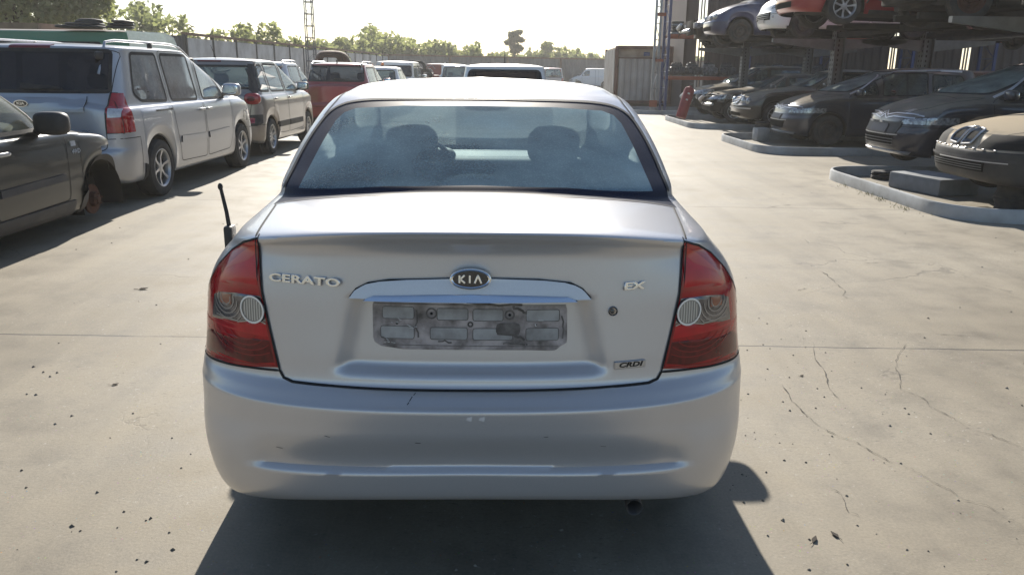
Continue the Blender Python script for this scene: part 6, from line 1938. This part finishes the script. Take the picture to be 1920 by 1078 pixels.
q = MB(); csk.strip(q, 'side', [(.2, .6), (1.15, .6), (1.15, 1.4), (1.0, 1.97), (.25, 1.97), (.2, 1.4)], .02, -1, .004); csk.strip(q, 'side', [(.2, .6), (1.15, .6), (1.15, 1.4), (1.0, 1.97), (.25, 1.97), (.2, 1.4)], .02, 1, .004); q.obj('door_gap', M_SEAM, cb, recalc=False)
q = MB(); q.box((0, .7, .3), (1.0, 1.3, .5), bev=.05); q.obj('cab_base', M_DARK, cb)
cb.rotation_euler = (0, 0, radians(-72))
cb.location = (-7.9, 32.6, 0)

# --- long green van behind the left row
gvn = empty('green_van', (-6.4, 15.6, 0), radians(90), 'long green van with a raised pale rear window behind the left row, parts lying on its roof', 'van')
P = dict(L=8.6, W=1.95, H=2.17, g=.35, belt=1.25, beltr=1.3, cowl=1.35, nose=1.0, rw0=.10, rw1=.16, ws0=7.6, ws1=7.0, wheels=(1.3, 6.9), R=.34, roofw=.86, tum=.9, nR=3.6, paint=P_GREEN, ds=.04, sn=40, bow=.01, Lr=.5,
         side_win=[[(.8, 1.4), (2.2, 1.4), (2.2, 1.92), (.8, 1.92)], [(2.5, 1.4), (4.0, 1.4), (4.0, 1.92), (2.5, 1.92)], [(6.0, 1.4), (7.2, 1.4), (6.9, 1.9), (6.0, 1.92)]], glass=G_TINT,
         windscreen=[(-.75, 1.4), (.75, 1.4), (.7, 2.0), (-.7, 2.0)], rb=(.6, M_PLB), fb=(.6, M_PLB), mirrors=True, interior=False,
         patches=[fp('roof_panel', [(-.80, .3), (.80, .3), (.80, 6.9), (-.80, 6.9)], mat('grey_roof', (.30, .28, .26), .8, noise=.6, nscale=2), .006, 'top', 20, 10)])
root_, gsk = build_car('green_van', 'long green van behind the left row, its roof grey and littered with parts', 'van', (-7.05, 16.6, 0), radians(90), P)
bpy.data.objects.remove(gvn)
# raised tailgate glass at its rear
q = MB(); tg = [(0, 0), (.70, -.03), (.86, -.12), (.98, -.50), (1.05, -.86), (.30, -.86), (.05, -.40)]
q.prism([(x, z) for x, z in tg], -.012, .012, 'y')
o = q.obj('tailgate_glass', glass('pale_tailgate_glass', (.72, .76, .76), .62, (.55, .60, .60), .1, 20), root_)
o.matrix_world = Matrix.Translation((-7.18, 15.42, 2.15))
o.parent = root_; o.matrix_parent_inverse = root_.matrix_basis.inverted() if False else Matrix.Identity(4)
Mw = Matrix.Translation(root_.location) @ Matrix.Rotation(radians(90), 4, 'Z')
o.matrix_local = Mw.inverted() @ Matrix.Translation((-7.18, 15.42, 2.13))
q = MB(); k = len(tg); pts = [Vector((x, 0, z)) for x, z in roundpoly(tg, .08, 3)]; q.tube(pts, .022, 6, closed=True)
o2 = q.obj('tailgate_frame', M_PLB, root_); o2.matrix_local = o.matrix_local.copy()
def roof_part(x, y, z, label, kind):
    e = empty('roof_hatch' if kind else 'bumper_stack', (x, y, z), 0, label, 'roof parts', 'dark parts lying on the green van roof')
    if kind == 0:
        for k in range(3):
            q = MB(); w_ = .85 - .22 * k
            q.ell((.08 * k, 0, .03 + .045 * k), (w_ / 2, .30 - .04 * k, .03), .5, .5); q.obj('panel', M_PLB, e)
        q = MB(); q.ell((.18, 0, .14), (.20, .2, .04), .7, .7); q.obj('cover', M_RUB, e)
    else:
        for k in range(3):
            q = MB(); q.ell((.03 * k, 0, .03 + .05 * k), (.21 - .03 * k, .24, .025), .5, .5); q.obj('panel', M_PLB, e)
    return e
roof_part(-8.15, 15.7, 2.17, 'larger stack of dark plastic parts on the green van roof', 0)
roof_part(-7.42, 15.7, 2.17, 'smaller stack of dark plastic parts at the right end of the green van roof', 1)
roof_part(-10.3, 15.9, 2.17, 'dark part on the green van roof near the large tree', 1)
q = empty('shed', (-22, 24, 0), 0, 'low shed with a grey brown roof edge behind the green van', 'shed')
a = MB(); a.box((4.8, 0, 1.2), (11, 4, 2.4)); a.obj('shed_wall', M_CONC, q); a = MB(); a.box((4.3, 0, 2.48), (10.5, 4.4, .16)); a.obj('shed_roof', M_CAP, q)
# ---------------------------------------------------------------- cars in the rack, fronts towards the lane
RZ90 = radians(90)
M_HOLE = mat('lamp_hole', (.012, .012, .012), .9)
M_GRL = mat('grille_black', (.012, .012, .012), .9, spec=.1)
def chevrons(z, w_=.075):
    """two stacked wing-shaped bars in the middle of the nose, running out into thin lines"""
    out = []
    for dz in (0, -.05):
        out.append(fstrip('chrome_bar', [(-.72, z - .02 + dz), (-.30, z - .012 + dz), (-.10, z - .045 + dz), (0, z + .015 + dz), (.10, z - .045 + dz), (.30, z - .012 + dz), (.72, z - .02 + dz)], M_SATIN, .018, .012))
    return out
def rear_in(p, **k):
    d = hatch(paint=p, **k); return d
def mpv(p, **k):
    d = hatch(L=4.43, W=1.83, H=1.64, paint=p, belt=1.0, beltr=1.08, cowl=1.10, nose=.86, ws0=3.55, ws1=2.15, rw1=.45, wheels=(.78, 3.56), R=.325, roofw=.76, ds=.028, nf=26, sn=34, hoody=3.4,
              glass=glass('grey_dusty_screen', (.30, .34, .33), .40, (.26, .30, .29), .15, 30), glass_front=glass('grey_dusty_front', (.30, .36, .34), .80, (.40, .46, .43), .10, 30),
              head_lamp=[[(.50, .665), (1.0, .69), (1.0, .80), (.54, .755)]], fb=(.64, p), rim='steel',
              side_win=[[(.62, 1.12), (1.42, 1.08), (1.42, 1.50), (.80, 1.48)], [(1.52, 1.08), (2.48, 1.06), (2.44, 1.46), (2.2, 1.52), (1.52, 1.53)], [(2.56, 1.06), (3.1, 1.06), (2.62, 1.36)]])
    d['patches'] = chevrons(.84) + [fp('lower_grille', [(-.42, .36), (.42, .36), (.46, .50), (-.46, .50)], M_GRL, .012, 'front', thick=.01),
        fp('plate_panel', [(-.27, .52), (.27, .52), (.27, .64), (-.27, .64)], mat('dark_plate_panel', (.05, .05, .06), .5), .018, 'front', thick=.015),
        fstrip('chrome_bar', [(-.55, .52), (-.35, .515), (.35, .515), (.55, .52)], M_SATIN, .014, .012), fp('bumper_lip', [(-.70, .245), (.70, .245), (.74, .275), (-.74, .275)], M_SATIN, .02, 'front', 3, 20, .02),
        fstrip('roof_bow', [(3.15, 1.085), (2.9, 1.205), (2.66, 1.355), (2.42, 1.49), (2.1, 1.565), (1.4, 1.59), (.8, 1.57)], mat('silver_bow', (.62, .62, .63), .4, .4), .04, .006, 'side', True)]
    d['patches'] += k.pop('extra', [])
    d.update(k); return d
EXT = [fstrip('day_lamp', [(.50, .835), (.66, .825), (.80, .80)], M_CLR, .022, .008, 'front', True)]
build_car('mpv_car', 'navy people carrier with a silver roof arch, middle of the lower rack row', 'car', (10.28, 18.2, .02), RZ90, mpv(P_NAVY, extra=EXT))
bx = [fp('black_surround', [(-.50, .50), (.50, .50), (.56, .70), (-.56, .70)], M_PLB, .012, 'front', thick=.01), fp('plate_panel', [(-.27, .53), (.27, .53), (.26, .66), (-.26, .66)], mat('dark_plate_panel', (.05, .05, .06)), .026, 'front', thick=.012),
      fbox('fixing_clip', (-.16, 4.46, .70), (.10, .02, .03), M_SATIN, .004), fbox('fixing_clip', (.16, 4.46, .70), (.10, .02, .03), M_SATIN, .004)] + \
     [fstrip('grille_bar', [(-.48, z), (.48, z)], M_COLM, .012, .022) for z in (.33, .37, .41, .45)]
build_car('mpv_car', 'navy people carrier with a broad dusty hood and bare black plate surround', 'car', (10.15, 12.75, .12), RZ90, mpv(P_NAVY, extra=EXT + bx))
# brown saloon nearest the camera
def kidney(root, sk, bm):
    for s in (-1, 1):
        q = [(s * .035, .60), (s * .215, .615), (s * .235, .70), (s * .20, .765), (s * .06, .775), (s * .03, .74)]
        rp = roundpoly(q, .03, 3)
        a = MB(); sk.patch(a, 'front', rp, .012, 8, 12, 1, .01); g = a.obj('kidney_grille', M_GRL, root, recalc=False)
        a = MB(); H = [sk.hit('front', p) for p in rp]; a.tube([h[0] + h[1] * .018 for h in H], .012, 6, closed=True); a.obj('grille_frame', M_SATIN, g)
        a = MB()
        for k in range(9):
            x = s * (.052 + k * .0185); p0, n0 = sk.hit('front', (x, .63)); p1, n1 = sk.hit('front', (x, .755)); a.tube([p0 + n0 * .02, p1 + n1 * .02], .004, 4)
        a.obj('grille_bars', M_ENG2, g)
def clips(root, sk, bm):
    for k in range(9):
        x = -.6 + k * .15; p, n = sk.hit('front', (x, .575)); a = MB(); a.box(p + n * .004, (.04, .02, .016), bev=.004); a.obj('bumper_clip', M_ENG2, root)
P = hatch(L=4.75, W=1.84, H=1.47, paint=P_TAN, belt=.94, beltr=.98, cowl=1.0, nose=.76, rw0=.5, rw1=1.2, ws0=3.25, ws1=2.35, wheels=(.95, 3.83), R=.32, ds=.024, nf=32, sn=36, fb=(.56, M_PLB), hoody=3.1,
          head_lamp=[[(.34, .585), (1.0, .60), (1.0, .75), (.40, .735)]], head_mat=M_HOLE, wheel_kinds={(1, 1): 'steel', (1, -1): 'steel'},
          patches=[kidney, clips, fp('air_intake', [(-.5, .34), (.5, .34), (.52, .44), (-.52, .44)], M_GRL, .012, 'front', thick=.01)] + [fstrip('grille_bar', [(-.5, z), (.5, z)], M_COLM, .010, .02) for z in (.365, .39, .415)] +
          [fstrip('bumper_rail', [(-.8, .475), (.8, .475)], M_TRIMB, .03, .02), fstrip('bumper_edge', [(-.75, .455), (-.2, .45), (.3, .45)], M_SATIN, .012, .026),
           fbox('headlamp_bracket', (.62, 4.28, .66), (.22, .06, .07), M_ENG, .01), fell('hood_emblem', (0, 4.55, .80), (.035, .03, .012), M_SATIN)])
build_car('brown_saloon', 'dusty brown saloon with twin kidney grilles, nearest in the lower rack row', 'car', (9.85, 9.3, .15), RZ90, P)
# grey nosed saloon
def slats(root, sk, bm):
    q = roundpoly([(-.20, .56), (.20, .56), (.235, .74), (-.235, .74)], .04, 3)
    a = MB(); sk.patch(a, 'front', q, .012, 8, 12, 1, .012); g = a.obj('radiator_grille', M_GRL, root, recalc=False)
    a = MB(); H = [sk.hit('front', p) for p in q]; a.tube([h[0] + h[1] * .02 for h in H], .014, 6, closed=True); a.obj('grille_frame', M_CHR, g)
    for z in (.60, .635, .67, .705):
        a = MB(); sk.strip(a, 'front', [(-.2, z), (.2, z)], .010, 1, .024, closed=False); a.obj('grille_slat', M_CHR, g, recalc=False)
    for s in (-1, 1):
        for (x, r) in ((.42, .12), (.62, .10)):
            p, n = sk.hit('front', (s * x, .655)); a = MB(); a.ell(p - n * .02, (r, .07, .095), 1, 1); a.obj('headlight', M_HEAD, root)
    p, n = sk.hit('top', (0, 4.32)); a = MB(); a.tube([p, p + Vector((0, 0, .07))], .005, 6); a.lathe([(-.003, .02), (-.003, .028), (.003, .028), (.003, .02), (-.003, .02)], p + Vector((0, 0, .09)), 'y', 14); a.obj('hood_ornament', M_CHR, root)
P = hatch(L=4.5, W=1.73, H=1.43, paint=P_BLACK, belt=.92, beltr=.96, cowl=.98, nose=.72, rw0=.5, rw1=1.2, ws0=3.1, ws1=2.25, wheels=(.95, 3.66), R=.31, ds=.028, nf=28, fb=(.50, P_BLACK), head_lamp=[], hoody=3.0,
          patches=[slats, fstrip('bumper_strip', [(-.75, .47), (0, .475), (.75, .47)], M_SATIN, .035, .012), fp('air_intake', [(-.45, .28), (.45, .28), (.45, .36), (-.45, .36)], M_GRL, .012, 'front')])
build_car('saloon_car', 'black saloon with a slatted chrome grille and oval lamps, left of the middle people carrier', 'car', (10.1, 20.85, .20), RZ90, P)
# wrecked dark saloon with an alloy wheel
def wreck(root, sk, bm):
    L = 4.55
    a = MB(); a.box((0, L - .42, .62), (1.15, .10, .44), bev=.02); a.obj('radiator', M_GRL, root)
    a = MB(); a.tube([(-.62, L - .22, .52), (-.4, L - .16, .50), (.4, L - .16, .50), (.62, L - .22, .52)], .05, 6); a.obj('crash_beam', M_SATIN, root)
    a = MB(); a.tube([(.30, L - .15, .74), (.52, L - .10, .62), (.74, L - .22, .50)], [.05, .07, .03], 8); a.obj('torn_trim', mat('pale_plastic', (.6, .6, .6), .4), root)
    a = MB(); a.tube([(-.2, L - .3, .85), (.1, L - .16, .72), (.12, L - .1, .5), (.3, L - .08, .34)], .012, 5); a.tube([(.5, L - .3, .8), (.62, L - .2, .6), (.6, L - .2, .42)], .01, 5); a.obj('loose_cable', M_RUB, root)
    a = MB(); a.box((.66, L - .45, .66), (.25, .2, .18), bev=.04); a.box((-.66, L - .45, .66), (.25, .2, .18), bev=.04); a.obj('lamp_bracket', M_ENG2, root)
P = hatch(L=4.55, W=1.80, H=1.45, paint=P_NAVY, belt=.93, beltr=.98, cowl=.99, nose=.78, rw0=.5, rw1=1.2, ws0=3.2, ws1=2.2, wheels=(.95, 3.70), R=.325, fb=(.80, None), spokes=5, patches=[wreck, fstrip('window_strip', [(.9, .975), (2.8, .965)], M_SATIN, .02, .006, 'side', True)])
build_car('wrecked_saloon', 'dark saloon with its front torn off and a bright alloy wheel, far lower rack row', 'car', (10.35, 25.45, .08), RZ90, P)
P = hatch(L=4.4, W=1.80, H=1.68, paint=P_BLACK, belt=1.0, cowl=1.08, nose=.86, ws0=3.3, ws1=2.1, wheels=(.8, 3.5), R=.33, fb=(.82, None), rim='steel', patches=[wreck])
build_car('wrecked_hatchback', 'black hatchback with an open torn front, farthest car of the lower rack row', 'car', (10.35, 28.4, .08), RZ90, P)
# upper tier
ZU = 2.262
P = hatch(L=4.35, W=1.76, H=1.5, paint=P_CRIM, wheels=(.82, 3.44), R=.315, spokes=7, nose=.70, ds=.03, nf=24, ws0=3.1,
          patches=[fp('lower_grille', [(-.45, .30), (.45, .30), (.48, .40), (-.48, .40)], M_GRL, .01), fp('sill', [(1.2, .2), (3.0, .2), (3.0, .27), (1.2, .27)], M_PLB, .01, 'side', both=True), fstrip('bumper_strip', [(-.7, .50), (.7, .50)], M_SATIN, .05, .01)])
build_car('red_hatchback', 'red car with bright seven-spoke wheels standing on the upper rack beams', 'car', (9.45, 16.25, ZU + .04), RZ90, P, ry=0, rx=radians(1.5))
P = hatch(L=4.0, W=1.7, H=1.46, paint=P_BLUE, wheels=(.78, 3.25), R=.30, rim='steel', nose=.74, ds=.032, nf=24, head_lamp=[], patches=[
    fell('headlight', (.50, 3.86, .66), (.13, .07, .09), M_HEAD, 1, 1, True), fell('headlight', (.30, 3.93, .64), (.08, .05, .07), M_HEAD, 1, 1, True),
    fp('radiator_grille', [(-.28, .58), (.28, .58), (.30, .70), (-.30, .70)], M_GRL, .01), fp('lower_grille', [(-.45, .32), (.45, .32), (.45, .42), (-.45, .42)], M_GRL, .01)] + [fstrip('grille_slat', [(-.27, z), (.27, z)], M_SATIN, .01, .015) for z in (.61, .64, .67)])
build_car('blue_hatchback', 'dark blue hatchback with round lamps on the upper rack, left of the white nosed one', 'car', (9.2, 22.9, ZU + .02), RZ90, P)
P = hatch(L=3.95, W=1.68, H=1.48, paint=P_WHITE, wheels=(.75, 3.2), R=.29, rim='steel', nose=.78, nf=24, patches=[fp('lower_grille', [(-.50, .40), (.62, .40), (.66, .54), (-.5, .56)], M_GRL, .012, thick=.01), fell('fog_lamp', (.56, 3.83, .46), (.05, .04, .05), M_CLR, 1, 1, True),
    fp('plate_panel', [(-.25, .34), (.15, .34), (.15, .42), (-.25, .42)], M_SATIN, .02, 'front', thick=.01)] + [fstrip('grille_slat', [(-.48, z), (.40, z)], M_SATIN, .008, .018) for z in (.44, .48, .52)])
build_car('white_city_car', 'white city car, only its nose showing between the blue and the red upper cars', 'car', (9.65, 19.5, ZU + .02), RZ90, P)
P = hatch(L=4.1, W=1.70, H=1.44, paint=paint('silver_beige_paint', (.42, .41, .38), .4, .4, dust=.5), wheels=(.8, 3.3), R=.30, rim='steel', fb=(.62, None), nose=.80, patches=[wreck])
build_car('silver_saloon', 'silver beige car with its bumper missing, farthest on the upper rack', 'car', (9.75, 26.7, ZU), RZ90, P)
P = hatch(L=4.3, W=1.76, H=1.5, paint=P_BLACK, wheels=(.8, 3.4), R=.335, rim='rust', nose=.76, fb=(.6, None), patches=[wreck])
build_car('black_hatchback', 'black car with rusty wheels on the upper rack above the broad dusty hood', 'car', (10.15, 13.35, ZU + .02), RZ90, P)
P = hatch(L=4.3, W=1.78, H=1.5, paint=P_BLACK, wheels=(.8, 3.4), R=.32, rim='steel', nose=.76)
build_car('dark_estate', 'dark car on the upper rack at the right edge, only its underside in view', 'car', (10.3, 9.9, ZU + .02), RZ90, P)
# inner row, rear ends in shade
inner = [((10.9, 12.5, ZU), P_WHITE, 1.5, 'pale car deep in the upper rack behind the red one, side in shade'), ((11.2, 16.3, .05), P_BLACK, 1.5, 'black car standing deep in the rack beyond the navy people carriers'), ((11.2, 24.0, ZU), P_BLACK, 1.5, 'dark car deep in the upper rack above the farther saloons'),
         ((11.4, 19.6, ZU), P_CRIM, 1.5, 'dull red car deep in the upper rack, mostly hidden'), ((11.3, 22.6, .05), P_BLACK, 1.6, 'dark car deep in the lower rack behind the slotted column')]
for (loc, p, h, lb) in inner:
    nm = 'inner_car'
    build_car(nm, lb, 'car', (loc[0] + .2, loc[1], loc[2]), -RZ90, hatch(paint=p, H=h, rim='steel', ds=.05), 'cars deep inside the rack')
# ---------------------------------------------------------------- thin summer haze over the whole yard
m_, N_, L_ = _new('haze_air')
pv = N_.new('ShaderNodeVolumePrincipled'); ov = N_.new('ShaderNodeOutputMaterial')
pv.inputs['Color'].default_value = (1.0, 0.97, 0.92, 1)
pv.inputs['Density'].default_value = 0.0011
pv.inputs['Anisotropy'].default_value = 0.35
L_.new(pv.outputs[0], ov.inputs['Volume'])
hz = MB(); hz.box((0, 130, 7), (370, 350, 16))
tag(hz.obj('haze', m_), 'thin warm summer haze filling the air over the yard', 'haze', kind='stuff')
